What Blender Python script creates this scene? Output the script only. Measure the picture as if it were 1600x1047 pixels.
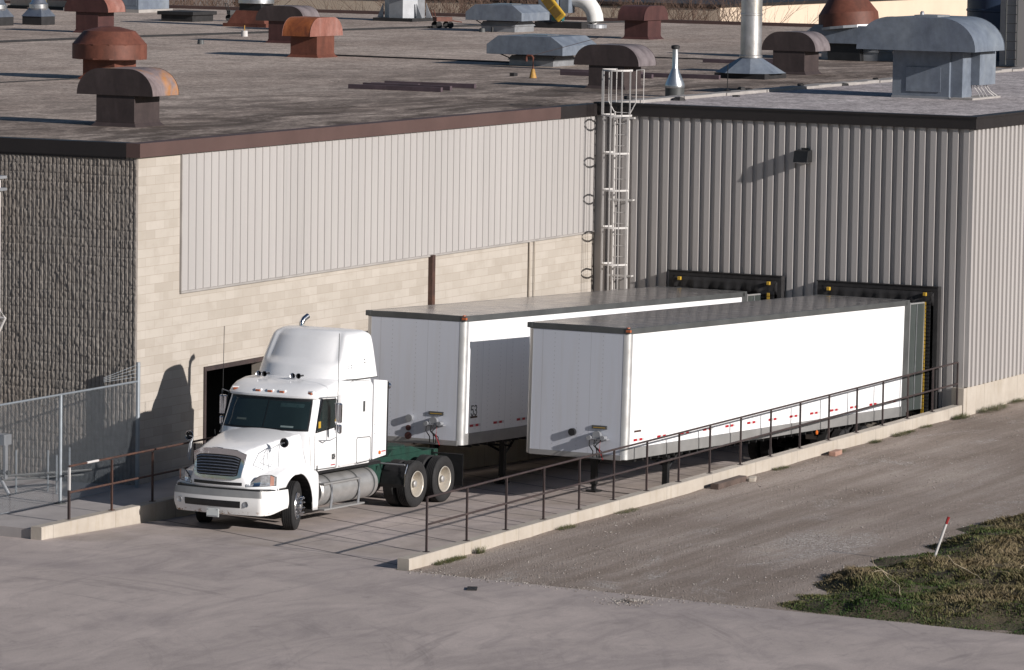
import bpy, bmesh, math, random
import numpy as np
from mathutils import Vector, Matrix
R = math.radians
random.seed(7); rng = np.random.default_rng(11)
SC = bpy.context.scene
COL = SC.collection
for o in list(bpy.data.objects): bpy.data.objects.remove(o)

# ------------------------------------------------------------------ camera, sky, sun
cam_d = bpy.data.cameras.new('camera'); cam = bpy.data.objects.new('camera', cam_d); COL.objects.link(cam)
cam.location = (-109.419, -52.561, 13.336)
cam.rotation_euler = (1.472014, -0.0152439, -1.103837)
cam_d.sensor_width = 36.0; cam_d.lens = 7121.53/1600*36; cam_d.clip_start = 1.0; cam_d.clip_end = 3000
SC.camera = cam
SUNV = Vector((0.19, 1.0, -0.352)).normalized()          # the way light travels
elev = math.asin(-SUNV.z); azim = math.atan2(-SUNV.x, -SUNV.y)
W = bpy.data.worlds.new('World'); SC.world = W; W.use_nodes = True
wn = W.node_tree.nodes; bg = wn['Background']
sky = wn.new('ShaderNodeTexSky'); sky.sky_type = 'NISHITA'; sky.sun_disc = False
sky.sun_elevation = elev; sky.sun_rotation = azim; sky.ozone_density = 3.0; sky.dust_density = .5
W.node_tree.links.new(sky.outputs[0], bg.inputs[0]); bg.inputs[1].default_value = 0.05
sd = bpy.data.lights.new('sun', 'SUN'); sd.energy = 5.0; sd.angle = R(0.53); sd.color = (1.0, 0.945, 0.895)
sun = bpy.data.objects.new('sun', sd); COL.objects.link(sun); sun.location = (-40, -80, 60)
sun.rotation_euler = SUNV.to_track_quat('-Z', 'Y').to_euler()
SC.view_settings.view_transform = 'Standard'; SC.view_settings.look = 'None'
SC.view_settings.exposure = 0.14; SC.view_settings.gamma = 1.0
SC.render.engine = 'CYCLES'

# ------------------------------------------------------------------ material helpers
class NT:
    def __init__(s, name):
        s.m = bpy.data.materials.new(name); s.m.use_nodes = True; s.t = s.m.node_tree
        s.b = s.t.nodes['Principled BSDF']; s.out = s.t.nodes['Material Output']
        s.tc = s.t.nodes.new('ShaderNodeTexCoord'); s.obj = s.tc.outputs['Object']
    def n(s, typ, **kw):
        nd = s.t.nodes.new(typ)
        for k, v in kw.items():
            if k.startswith('_'): setattr(nd, k[1:], v)
            else: nd.inputs[k.replace('__', ' ')].default_value = v
        return nd
    def l(s, a, b): s.t.links.new(a, b)
    def set(s, i, v):
        if hasattr(v, 'is_output'): s.l(v, s.b.inputs[i])
        else: s.b.inputs[i].default_value = v
    def mapv(s, scale=(1,1,1), rot=(0,0,0), loc=(0,0,0), src=None):
        m = s.n('ShaderNodeMapping'); m.inputs['Scale'].default_value = scale
        m.inputs['Rotation'].default_value = rot; m.inputs['Location'].default_value = loc
        s.l(src or s.obj, m.inputs[0]); return m.outputs[0]
    def noise(s, scale, detail=4, rough=.55, vec=None, dist=0):
        nd = s.n('ShaderNodeTexNoise', Scale=scale, Detail=detail, Roughness=rough, Distortion=dist)
        s.l(vec or s.obj, nd.inputs['Vector']); return nd.outputs['Fac']
    def ramp(s, fac, stops):
        r = s.n('ShaderNodeValToRGB'); e = r.color_ramp.elements
        while len(e) < len(stops): e.new(.5)
        for el, (p, c) in zip(e, stops):
            el.position = p; el.color = c if len(c) == 4 else (*c, 1)
        s.l(fac, r.inputs[0]); return r.outputs[0]
    def mix(s, fac, a, b, mode='MIX'):
        m = s.t.nodes.new('ShaderNodeMix'); m.data_type = 'RGBA'; m.blend_type = mode
        for i, v in ((0, fac), (6, a), (7, b)):
            if hasattr(v, 'is_output'): s.l(v, m.inputs[i])
            elif i: m.inputs[i].default_value = (*v, 1) if len(v) == 3 else v
            else: m.inputs[i].default_value = v
        return m.outputs[2]
    def math(s, op, a, b=None, c=None):
        m = s.t.nodes.new('ShaderNodeMath'); m.operation = op
        for i, v in enumerate((a, b, c)):
            if v is None: continue
            if hasattr(v, 'is_output'): s.l(v, m.inputs[i])
            else: m.inputs[i].default_value = v
        return m.outputs[0]
    def sep(s, v=None):
        m = s.t.nodes.new('ShaderNodeSeparateXYZ'); s.l(v or s.obj, m.inputs[0]); return m.outputs
    def bump(s, h, strength=.3, dist=.02):
        b = s.n('ShaderNodeBump', Strength=strength, Distance=dist); s.l(h, b.inputs['Height'])
        s.l(b.outputs[0], s.b.inputs['Normal'])

def plain(name, col, rough=.6, metal=0.0, var=.12, vscale=3.0, spec=None, bump=0.0, coat=0.0, streak=False):
    t = NT(name)
    v = t.mapv((1, 1, .12)) if streak else None
    f = t.noise(vscale, 5, .6, v)
    a = tuple(min(1, c*(1-var)) for c in col); b = tuple(min(1, c*(1+var)) for c in col)
    t.set('Base Color', t.ramp(f, [(.3, a), (.7, b)]))
    t.set('Roughness', t.ramp(t.noise(vscale*2.3, 3), [(.3, (max(.02, rough-.06),)*3), (.7, (min(1, rough+.08),)*3)]))
    t.set('Metallic', metal)
    if spec is not None: t.set('Specular IOR Level', spec)
    if coat: t.set('Coat Weight', coat)
    if bump: t.bump(t.noise(vscale*12, 4), bump, .01)
    return t.m

M = {}
def mat_road(name='concrete road', joints=False):
    t = NT(name)
    big = t.noise(.34, 7, .66, t.mapv((.8, 1.2, 1), (0, 0, .35)), 1.1)
    streak = t.noise(.55, 8, .7, t.mapv((.55, 1.35, 1), (0, 0, R(-28)), (3, 1, 0)), 1.8)
    col = t.ramp(big, [(.33, (.41, .35, .325)), (.66, (.54, .46, .425))])
    col = t.mix(t.ramp(streak, [(.47, (0, 0, 0)), (.68, (.42,)*3)]), col, (.225, .192, .19))
    # swept tyre rings and dark turning marks
    for cx, cy, k, lo in ((-47., -4., 0., .55), (-36., -34., 7., .57)):
        x, y, z = t.sep(t.mapv((1, 1, 1), (0, 0, 0), (-cx, -cy, 0)))
        rad = t.math('SQRT', t.math('ADD', t.math('MULTIPLY', x, x), t.math('MULTIPLY', y, y))); ang = t.math('ARCTAN2', y, x)
        cb = t.n('ShaderNodeCombineXYZ'); t.l(t.math('MULTIPLY', rad, 1.7), cb.inputs[0]); t.l(t.math('MULTIPLY', ang, 2.6), cb.inputs[1]); cb.inputs[2].default_value = k
        arc = t.noise(1.0, 6, .68, cb.outputs[0], .5)
        col = t.mix(t.math('MULTIPLY', t.ramp(arc, [(lo, (0,)*3), (lo+.10, (.42,)*3)]), t.ramp(t.noise(.16, 3), [(.42, (.15,)*3), (.6, (1,)*3)])), col, (.20, .172, .168))
    dk = t.noise(.11, 6, .65, t.mapv((1.5, .8, 1), (0, 0, .3), (1.7, 5.3, 0)), 1.0); col = t.mix(t.ramp(dk, [(.52, (0,)*3), (.7, (.45,)*3)]), col, (.21, .182, .19))
    sp = t.noise(38, 3, .7); col = t.mix(.3, col, t.ramp(sp, [(.35, (.5,)*3), (.65, (1,)*3)]), 'MULTIPLY')
    blot = t.ramp(t.noise(1.6, 5, .7), [(.62, (0,)*3), (.72, (.4,)*3)]); col = t.mix(blot, col, (.22, .195, .185))
    if joints:
        x, y, z = t.sep()
        c = t.math('ADD', x, t.math('MULTIPLY', y, -.47))
        c = t.math('ADD', c, t.math('MULTIPLY', t.noise(1.5, 3), .03))
        c = t.math('ADD', c, 25.08)
        mm = t.math('ABSOLUTE', t.math('SUBTRACT', t.math('FRACT', t.math('ADD', t.math('DIVIDE', c, 1.9), .5)), .5))
        j = t.math('LESS_THAN', mm, .022)
        j = t.math('MULTIPLY', j, t.math('GREATER_THAN', c, -.3))
        yy = t.math('ABSOLUTE', t.math('SUBTRACT', t.math('FRACT', t.math('ADD', t.math('DIVIDE', t.math('ADD', y, 6.9), 4.4), .5)), .5))
        j2 = t.math('MULTIPLY', t.math('LESS_THAN', yy, .004), t.math('GREATER_THAN', c, 0.0))
        j = t.math('MULTIPLY', t.math('MAXIMUM', j, t.math('MULTIPLY', j2, .6)), .8)
        brown = t.ramp(t.noise(.35, 5, .6, None, .5), [(.45, (0,)*3), (.7, (.5,)*3)])
        col = t.mix(brown, col, (.27, .22, .17))
        col = t.mix(j, col, (.055, .05, .052))
    t.set('Base Color', col); t.set('Roughness', .86); t.bump(t.noise(60, 4), .15, .01)
    return t.m
M['road'] = mat_road(); M['ramp'] = mat_road('ramp concrete', True)

def mat_dirt():
    t = NT('packed gravel and dirt')
    tracks = t.noise(1.0, 6, .6, t.mapv((.1, 1.7, 1), (0, 0, R(-3)), (0, 0, 0)), .25)
    big = t.noise(.22, 5, .6)
    col = t.ramp(big, [(.35, (.29, .238, .205)), (.68, (.40, .34, .30))])
    col = t.mix(t.ramp(tracks, [(.42, (0,)*3), (.62, (.55,)*3)]), col, (.19, .148, .118))
    col = t.mix(t.ramp(tracks, [(.3, (.55,)*3), (.42, (0,)*3)]), col, (.42, .355, .30))
    x, y, z = t.sep(); hot = t.math('MAXIMUM', t.math('SUBTRACT', .13, t.math('MULTIPLY', t.math('ADD', t.math('POWER', t.math('MULTIPLY', t.math('ADD', x, 23.5), .35), 2), t.math('POWER', t.math('ADD', y, 16.3), 2)), .055)), 0)
    gp = t.ramp(t.math('ADD', t.noise(.4, 8, .75, t.mapv((.6, 1.3, 1), (0, 0, 0), (5.2, 2.2, 0)), .8), hot), [(.56, (0,)*3), (.66, (.9,)*3)])
    v = t.n('ShaderNodeTexVoronoi', Scale=30.0); t.l(t.obj, v.inputs['Vector'])
    stones = t.ramp(v.outputs['Color'], [(.1, (.2, .17, .15)), (.55, (.36, .315, .285)), (.95, (.66, .60, .56))])
    col = t.mix(gp, col, stones)
    fine = t.n('ShaderNodeTexVoronoi', Scale=42.0); t.l(t.obj, fine.inputs['Vector'])
    col = t.mix(.55, col, t.ramp(fine.outputs['Color'], [(.1, (.62,)*3), (.9, (1.4,)*3)]), 'MULTIPLY')
    t.set('Base Color', col); t.set('Roughness', .95); t.set('Specular IOR Level', .2)
    t.bump(v.outputs['Distance'], .5, .03)
    return t.m
M['dirt'] = mat_dirt()

def mat_block():
    t = NT('beige concrete block')
    x, y, z = t.sep(); cmb = t.n('ShaderNodeCombineXYZ'); t.l(x, cmb.inputs[0]); t.l(z, cmb.inputs[1])
    br = t.n('ShaderNodeTexBrick', Scale=1.0); t.l(cmb.outputs[0], br.inputs['Vector'])
    br.inputs['Brick Width'].default_value = .8; br.inputs['Row Height'].default_value = .2
    br.inputs['Mortar Size'].default_value = .006; br.inputs['Mortar Smooth'].default_value = .4; br.inputs['Bias'].default_value = -.25
    br.inputs['Color1'].default_value = (.43, .39, .345, 1); br.inputs['Color2'].default_value = (.36, .32, .275, 1); br.inputs['Mortar'].default_value = (.33, .29, .245, 1)
    br2 = t.n('ShaderNodeTexBrick', Scale=1.0); t.l(cmb.outputs[0], br2.inputs['Vector'])
    br2.inputs['Brick Width'].default_value = .4; br2.inputs['Row Height'].default_value = .2
    br2.inputs['Mortar Size'].default_value = .006; br2.inputs['Bias'].default_value = -.3
    for k, c in (('Color1', (1, 1, 1, 1)), ('Color2', (.84, .83, .81, 1)), ('Mortar', (.9, .88, .86, 1))): br2.inputs[k].default_value = c
    col = t.mix(.6, br.outputs['Color'], br2.outputs['Color'], 'MULTIPLY')
    st = t.ramp(t.noise(1.7, 5, .6, t.mapv((.9, 1, 1.5))), [(.5, (0,)*3), (.7, (.45,)*3)])
    col = t.mix(st, col, (.32, .28, .235))
    col = t.mix(t.ramp(t.noise(.5, 4, .6, t.mapv((2, 1, .25))), [(.55, (0,)*3), (.75, (.3,)*3)]), col, (.37, .33, .285))
    t.set('Base Color', col); t.set('Roughness', .9); t.bump(br2.outputs['Fac'], -.3, .01)
    return t.m
M['block'] = mat_block()

def mat_roof(name, a, b, dark, edge=True):
    t = NT(name)
    big = t.noise(.13, 7, .68, t.mapv((.7, 1.3, 1), (0, 0, R(24))), .6)
    col = t.ramp(big, [(.36, a), (.62, b)])
    mid = t.noise(1.3, 8, .8); col = t.mix(.8, col, t.ramp(mid, [(.36, (.55,)*3), (.64, (1.25,)*3)]), 'MULTIPLY')
    gr_ = t.noise(7.0, 5, .85); col = t.mix(.9, col, t.ramp(gr_, [(.38, (.45,)*3), (.62, (1.5,)*3)]), 'MULTIPLY')
    x, y, z = t.sep()
    if edge:
        near = t.ramp(t.math('MULTIPLY', t.math('ADD', y, t.math('MULTIPLY', t.noise(.12, 3), 12)), .035), [(.3, (1,)*3), (.9, (.10,)*3)])
        st = t.noise(.36, 8, .76, t.mapv((.6, 1.5, 1), (0, 0, R(-26)), (8, 3, 0)), .7)
        m = t.math('MULTIPLY', t.ramp(st, [(.37, (0,)*3), (.56, (.92,)*3)]), near); col = t.mix(m, col, dark)
    cr = t.noise(.7, 6, .75, t.mapv((.3, 1.6, 1), (0, 0, R(-30))), 1.2)
    col = t.mix(t.ramp(cr, [(.64, (0,)*3), (.67, (.7,)*3)]), col, dark)
    t.set('Base Color', col); t.set('Roughness', .95); t.set('Specular IOR Level', .15)
    t.bump(t.noise(5, 6, .75), .5, .03)
    return t.m
M['roof'] = mat_roof('tar and gravel roof', (.38, .305, .26), (.54, .45, .39), (.078, .060, .051))
M['roof2'] = mat_roof('pale gravel roof', (.42, .375, .375), (.50, .455, .45), (.24, .21, .2), False)

def mat_white(name='white painted aluminium', col=(.82, .82, .83), seams=True, dirt=.18):
    t = NT(name)
    x, y, z = t.sep()
    base = col
    st = t.ramp(t.noise(2.0, 5, .6, t.mapv((3, 3, .18))), [(.5, (0,)*3), (.8, (dirt,)*3)])
    c = t.mix(st, base, (.45, .43, .42))
    if seams:
        f = t.math('ABSOLUTE', t.math('SUBTRACT', t.math('FRACT', t.math('DIVIDE', t.math('ADD', x, y), 1.22)), .5))
        l = t.math('LESS_THAN', f, .006)
        rx = t.math('ABSOLUTE', t.math('SUBTRACT', t.math('FRACT', t.math('DIVIDE', t.math('ADD', x, y), .61)), .5))
        rz = t.math('ABSOLUTE', t.math('SUBTRACT', t.math('FRACT', t.math('DIVIDE', z, .1)), .5))
        rv = t.math('MULTIPLY', t.math('LESS_THAN', rx, .016), t.math('LESS_THAN', rz, .14))
        c = t.mix(t.math('MULTIPLY', t.math('MAXIMUM', t.math('MULTIPLY', l, .7), rv), .55), c, (.30, .30, .32))
    t.set('Base Color', c); t.set('Roughness', .35)
    t.bump(t.noise(.9, 2, .5, t.mapv((1.6, 1.6, .3))), .05, .05)
    return t.m
M['white'] = mat_white(); M['nose'] = mat_white('shade toned trailer nose paint', (.55, .57, .63), True, .4)  # nose: white paint greyed and blued for its shade, with stronger dirt streaks
def mat_cab():
    t = NT('white truck paint')
    d = t.ramp(t.noise(2.2, 5, .6), [(.45, (0,)*3), (.8, (.2,)*3)])
    t.set('Base Color', t.mix(d, (.8, .8, .81), (.5, .48, .46))); t.set('Roughness', .28); t.set('Coat Weight', .5); t.set('Coat Roughness', .12)
    return t.m
M['cab'] = mat_cab()
def mat_bumper():
    t = NT('white scuffed bumper paint')
    x, y, z = t.sep()
    n = t.noise(9, 5, .7, t.mapv((1, 1, 1.4)))
    low = t.ramp(z, [(.42, (1,)*3), (.5, (0,)*3)])
    r = t.math('MULTIPLY', t.ramp(n, [(.54, (0,)*3), (.6, (1,)*3)]), low)
    t.set('Base Color', t.mix(r, (.76, .75, .74), (.23, .12, .05))); t.set('Roughness', .4)
    return t.m
M['bumper'] = mat_bumper()
def mat_troof():
    t = NT('dull aluminium trailer roof')
    x, y, z = t.sep()
    f = t.math('ABSOLUTE', t.math('SUBTRACT', t.math('FRACT', t.math('DIVIDE', x, .61)), .5))
    c = t.mix(t.math('MULTIPLY', t.math('LESS_THAN', f, .02), .4), t.ramp(t.noise(1.2, 5, .6, t.mapv((2.5, .5, 1))), [(.35, (.36, .345, .34)), (.65, (.46, .445, .44))]), (.2, .19, .19))
    t.set('Base Color', c); t.set('Metallic', .75)
    t.set('Roughness', t.ramp(t.noise(2, 4), [(.3, (.17,)*3), (.7, (.28,)*3)])); t.bump(t.noise(.8, 2, .5, t.mapv((2.2, .4, 1))), .09, .05)
    return t.m
M['troof'] = mat_troof()
def mat_rust(name, a, b, c, sc=1.6, metal=0., rough=.65):
    t = NT(name)
    n1 = t.noise(sc, 6, .65, t.mapv((1, 1, .45)), .5); n2 = t.noise(sc*5, 5, .7)
    col = t.ramp(n1, [(.36, a), (.5, b), (.64, c)])
    col = t.mix(.5, col, t.ramp(n2, [(.3, (.6,)*3), (.7, (1.3,)*3)]), 'MULTIPLY')
    t.set('Base Color', col); t.set('Roughness', rough); t.set('Metallic', metal); t.bump(n2, .15, .01)
    return t.m
M['rusthood'] = mat_rust('orange rusted sheet metal', (.15, .04, .015), (.26, .075, .022), (.34, .11, .04))
M['pinkhood'] = mat_rust('faded red sheet metal', (.19, .07, .05), (.25, .105, .08), (.29, .15, .125), 1.2)
M['mushroom'] = mat_rust('rusty red primer', (.09, .03, .018), (.125, .04, .024), (.15, .052, .033), 1.3)
M['brownhood'] = mat_rust('dark brown weathered sheet metal', (.036, .025, .025), (.048, .034, .033), (.065, .047, .046), .9)
M['brownrust'] = mat_rust('brown sheet metal with rust runs', (.11, .085, .085), (.21, .165, .165), (.36, .16, .05), 1.1)
M['brownsheen'] = mat_rust('brown sheet metal bleached grey', (.09, .072, .075), (.16, .135, .14), (.21, .18, .185), .8)
M['maroon'] = mat_rust('maroon sheet metal', (.05, .018, .017), (.065, .024, .022), (.08, .033, .029), .8)
M['greyvent'] = mat_rust('grey blue painted sheet metal', (.125, .145, .185), (.155, .18, .22), (.19, .215, .25), .7, .0, .45)
M['silver'] = plain('galvanised sheet metal', (.55, .56, .58), .32, .9, .1, 2.0)
M['silverdull'] = plain('dull galvanised metal', (.36, .37, .39), .5, .6, .15, 2.0)
M['stack'] = mat_rust('stainless stack with soot', (.36, .33, .29), (.62, .61, .62), (.68, .68, .7), .5, .8, .38)
M['black'] = plain('black tar and rubber', (.018, .017, .018), .7, 0, .3, 4, bump=.2)
M['fascia_b'] = plain('brown roof flashing', (.085, .05, .044), .6, 0, .12, .8)
M['fascia_k'] = plain('dark brown roof flashing', (.016, .0125, .0125), .5, 0, .15, .8)
def mat_clad(name, col, lap):
    t = NT(name); x, y, z = t.sep(); a = t.math('ADD', x, y)
    c = t.ramp(t.noise(.5, 4, .6, t.mapv((1, 1, .15))), [(.3, tuple(v*.95 for v in col)), (.7, tuple(v*1.05 for v in col))])
    st = t.ramp(t.noise(2.2, 6, .65, t.mapv((3, 3, .12))), [(.56, (0,)*3), (.75, (.3,)*3)]); c = t.mix(st, c, tuple(v*.68 for v in col))
    sheetid = t.math('FLOOR', t.math('DIVIDE', a, lap)); w = t.n('ShaderNodeTexWhiteNoise', _noise_dimensions='1D'); t.l(sheetid, w.inputs['W'])
    c = t.mix(.5, c, t.ramp(w.outputs['Value'], [(0, (.95,)*3), (1, (1.03,)*3)]), 'MULTIPLY')
    t.set('Base Color', c); t.set('Roughness', .45); t.bump(t.noise(.9, 2, .5, t.mapv((1, 1, .4))), .1, .03); return t.m
M['panel'] = mat_clad('pale ribbed steel cladding', (.385, .366, .355), 1.02); M['panel2'] = mat_clad('warm ribbed steel cladding', (.385, .364, .354), .906)
def mat_conc():
    t = NT('cast concrete')
    c = t.ramp(t.noise(1.4, 6, .65), [(.3, (.37, .325, .275)), (.7, (.46, .415, .36))])
    s = t.ramp(t.noise(2.5, 5, .6, t.mapv((2.2, 2.2, .3))), [(.52, (0,)*3), (.7, (.55,)*3)])
    c = t.mix(s, c, (.33, .28, .21))
    x, y, z = t.sep()
    f = t.math('ABSOLUTE', t.math('SUBTRACT', t.math('FRACT', t.math('DIVIDE', x, 2.44)), .5))
    c = t.mix(t.math('MULTIPLY', t.math('LESS_THAN', f, .0035), .6), c, (.15, .13, .11))
    t.set('Base Color', c); t.set('Roughness', .9); t.bump(t.noise(18, 5), .25, .01); return t.m
M['concrete'] = mat_conc()
M['walk'] = plain('sidewalk concrete', (.36, .33, .32), .9, 0, .14, .9, bump=.2)
def mat_rock():
    t = NT('split face block')
    n = t.noise(7, 5, .7); c = t.ramp(n, [(.3, (.18, .16, .145)), (.7, (.28, .255, .23))])
    c = t.mix(t.ramp(t.noise(.5, 4), [(.45, (0,)*3), (.65, (.5,)*3)]), c, (.22, .185, .155))
    t.set('Base Color', c); t.set('Roughness', .95); t.bump(t.noise(22, 5, .7), .6, .02); return t.m
M['rock'] = mat_rock()
M['rail'] = mat_rust('brown painted handrail', (.03, .021, .021), (.042, .029, .028), (.055, .036, .033), 2.0)
M['railrust'] = mat_rust('rusty handrail', (.045, .024, .019), (.07, .035, .026), (.11, .05, .03), 5.0)
M['whiterail'] = plain('white ladder paint', (.52, .50, .485), .5, 0, .08, 3)
M['galv'] = plain('galvanised fence steel', (.30, .33, .36), .45, .5, .1, 5)
M['tyre'] = plain('tyre rubber', (.013, .0125, .013), .8, 0, .3, 5)
M['tread'] = M['tyre']
M['rim'] = plain('dusty cream wheel rim', (.52, .48, .42), .45, .3, .15, 6)
M['rimal'] = plain('polished aluminium rim', (.62, .62, .63), .25, .95, .1, 5)
M['chrome'] = plain('chrome', (.72, .72, .74), .12, 1.0, .05, 5)
M['glass'] = plain('dark cab glass', (.012, .02, .02), .06, 0, .2, 1, spec=.8)
M['blackp'] = plain('black plastic', (.012, .012, .013), .45, 0, .3, 4)
M['green'] = mat_rust('green chassis paint', (.003, .022, .015), (.004, .036, .024), (.006, .045, .03), 3)
M['amber'] = plain('amber lens', (.55, .13, .02), .3, 0, .1, 5)
M['signal_pink'] = plain('faded signal lens', (.42, .22, .17), .25, 0, .1, 5)
M['silver_refl'] = plain('silver reflector', (.5, .5, .5), .4)
M['deadwood'] = plain('bleached dead wood', (.34, .28, .2), .9, 0, .2, 8)
M['red'] = plain('red reflector', (.38, .01, .02), .35, 0, .1, 5)
M['orange_m'] = plain('orange marker lamp', (.42, .11, .04), .35, 0, .1, 5)
M['lens'] = plain('clear lamp lens', (.45, .46, .48), .1, .5, .3, 20)
M['tank'] = plain('brushed fuel tank aluminium', (.50, .49, .48), .4, .7, .14, 3, streak=False)
M['greyrail'] = plain('mill finish aluminium rail', (.34, .335, .33), .45, .45, .12, 1.5)
M['corner'] = plain('bright aluminium corner post', (.55, .55, .55), .35, .6, .08, 1.5)
M['darkgrey'] = plain('dark weathered grey trim', (.075, .078, .078), .5, .1, .2, 1.5)
M['door_in'] = plain('grey green trailer door liner', (.075, .088, .085), .4, .35, .1, 1.2, streak=True)
M['yellow'] = plain('yellow safety paint', (.45, .28, .03), .5, 0, .12, 5)
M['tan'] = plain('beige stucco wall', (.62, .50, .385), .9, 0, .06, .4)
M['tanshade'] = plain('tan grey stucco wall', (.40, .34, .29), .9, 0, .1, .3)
M['bark'] = plain('grey brown bark', (.105, .075, .058), .9, 0, .3, 3)
M['twig'] = plain('reddish twigs', (.14, .088, .065), .9, 0, .25, 3)
M['navy'] = plain('dark blue painted steel', (.035, .055, .10), .35, .2, .2, 1.0)
M['redtip'] = plain('red stake paint', (.26, .015, .015), .5, 0, .1, 8)
M['wood'] = plain('weathered timber', (.085, .06, .05), .85, 0, .35, 4, bump=.3)
M['brick'] = plain('broken salmon brick', (.32, .19, .145), .9, 0, .2, 10, bump=.3)
M['paper'] = plain('white paper', (.6, .63, .62), .8, 0, .03, 10)
M['plumb'] = plain('dark violet brown boards', (.075, .052, .062), .7, 0, .25, 3)
M['whitep'] = plain('white duct paint', (.7, .69, .67), .45, 0, .06, 3)
M['orangepaint'] = mat_rust('bright orange red paint', (.45, .07, .02), (.55, .10, .03), (.5, .14, .05), 2)
M['pipeY'] = mat_rust('yellow brown rusty pipe', (.25, .13, .03), (.42, .24, .05), (.35, .12, .05), 6)
M['hedge'] = plain('dark evergreen foliage', (.018, .032, .018), .9, 0, .5, 2)
M['cream'] = plain('pale flashing strip', (.31, .29, .275), .7, 0, .15, 2)

# ------------------------------------------------------------------ mesh helpers
def link(o, parent=None):
    COL.objects.link(o)
    if parent is not None: o.parent = parent
    return o
class MB:
    """gathers shapes that together are ONE part"""
    def __init__(s): s.bm = bmesh.new()
    def quad(s, *p):
        s.bm.faces.new([s.bm.verts.new(q) for q in p]); return s
    def box(s, x0, x1, y0, y1, z0, z1, mtx=None):
        v = [s.bm.verts.new(((x0, x1)[i & 1], (y0, y1)[(i >> 1) & 1], (z0, z1)[i >> 2])) for i in range(8)]
        for f in ((0, 2, 3, 1), (4, 5, 7, 6), (0, 1, 5, 4), (2, 6, 7, 3), (0, 4, 6, 2), (1, 3, 7, 5)):
            s.bm.faces.new([v[i] for i in f])
        if mtx is not None:
            for q in v: q.co = mtx @ q.co
        return s
    def prism(s, pts, axis, a, b):
        """pts: polygon in the two other axes; extruded from a to b along axis"""
        def P(u, v, w): return {'x': (w, u, v), 'y': (u, w, v), 'z': (u, v, w)}[axis]
        A = [s.bm.verts.new(P(u, v, a)) for u, v in pts]; B = [s.bm.verts.new(P(u, v, b)) for u, v in pts]
        n = len(pts); s.bm.faces.new(A[::-1]); s.bm.faces.new(B)
        for i in range(n): s.bm.faces.new((A[i], A[(i+1) % n], B[(i+1) % n], B[i]))
        return s
    def tube(s, pts, r, seg=8, cap=True, r1=None):
        pts = [Vector(p) for p in pts]; n = len(pts); rings = []
        up = Vector((0, 0, 1))
        for i, p in enumerate(pts):
            d = (pts[min(i+1, n-1)]-pts[max(i-1, 0)]).normalized()
            a = d.cross(up)
            if a.length < .05: a = d.cross(Vector((0, 1, 0)))
            a.normalize(); b = d.cross(a)
            rr = r if r1 is None else r+(r1-r)*i/(n-1)
            rings.append([s.bm.verts.new(p+(a*math.cos(2*math.pi*k/seg)+b*math.sin(2*math.pi*k/seg))*rr) for k in range(seg)])
        for i in range(n-1):
            for k in range(seg): s.bm.faces.new((rings[i][k], rings[i][(k+1) % seg], rings[i+1][(k+1) % seg], rings[i+1][k]))
        if cap: s.bm.faces.new(rings[0][::-1]); s.bm.faces.new(rings[-1])
        return s
    def lathe(s, prof, c=(0, 0, 0), axis='z', seg=24, cap=False, rot=0):
        """prof: (radius, along)"""
        rings = []
        for r, h in prof:
            ring = []
            for k in range(seg):
                a = 2*math.pi*k/seg+rot; u, v = r*math.cos(a), r*math.sin(a)
                p = {'z': (u, v, h), 'y': (u, h, v), 'x': (h, u, v)}[axis]
                ring.append(s.bm.verts.new((p[0]+c[0], p[1]+c[1], p[2]+c[2])))
            rings.append(ring)
        for i in range(len(rings)-1):
            for k in range(seg): s.bm.faces.new((rings[i][k], rings[i][(k+1) % seg], rings[i+1][(k+1) % seg], rings[i+1][k]))
        if cap: s.bm.faces.new(rings[0][::-1]); s.bm.faces.new(rings[-1])
        return s
    def frustum(s, x0, x1, y0, y1, z0, z1, inx, iny):
        a = [(x0, y0), (x1, y0), (x1, y1), (x0, y1)]; b = [(x0+inx, y0+iny), (x1-inx, y0+iny), (x1-inx, y1-iny), (x0+inx, y1-iny)]
        A = [s.bm.verts.new((*p, z0)) for p in a]; B = [s.bm.verts.new((*p, z1)) for p in b]
        s.bm.faces.new(A[::-1]); s.bm.faces.new(B)
        for i in range(4): s.bm.faces.new((A[i], A[(i+1) % 4], B[(i+1) % 4], B[i]))
        return s
    def grid(s, P, closeu=False, closev=False):
        V = [[s.bm.verts.new(p) for p in row] for row in P]; n, m = len(V), len(V[0])
        for i in range(n-(0 if closeu else 1)):
            for j in range(m-(0 if closev else 1)):
                s.bm.faces.new((V[i][j], V[(i+1) % n][j], V[(i+1) % n][(j+1) % m], V[i][(j+1) % m]))
        return V
    def build(s, name, m, parent=None, smooth=False, bevel=0, loc=None, rot=None, weld=True, autos=35):
        if weld: bmesh.ops.remove_doubles(s.bm, verts=s.bm.verts, dist=1e-5)
        bmesh.ops.recalc_face_normals(s.bm, faces=s.bm.faces)
        me = bpy.data.meshes.new(name); s.bm.to_mesh(me); s.bm.free()
        me.materials.append(M[m] if isinstance(m, str) else m)
        if smooth:
            me.polygons.foreach_set('use_smooth', [True]*len(me.polygons))
            if hasattr(me, 'set_sharp_from_angle'): me.set_sharp_from_angle(angle=R(autos))
        o = bpy.data.objects.new(name, me); link(o, parent)
        if loc: o.location = loc
        if rot: o.rotation_euler = rot
        if bevel:
            b = o.modifiers.new('bevel', 'BEVEL'); b.width = bevel; b.segments = 2; b.limit_method = 'ANGLE'; b.angle_limit = R(40)
        return o
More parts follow.
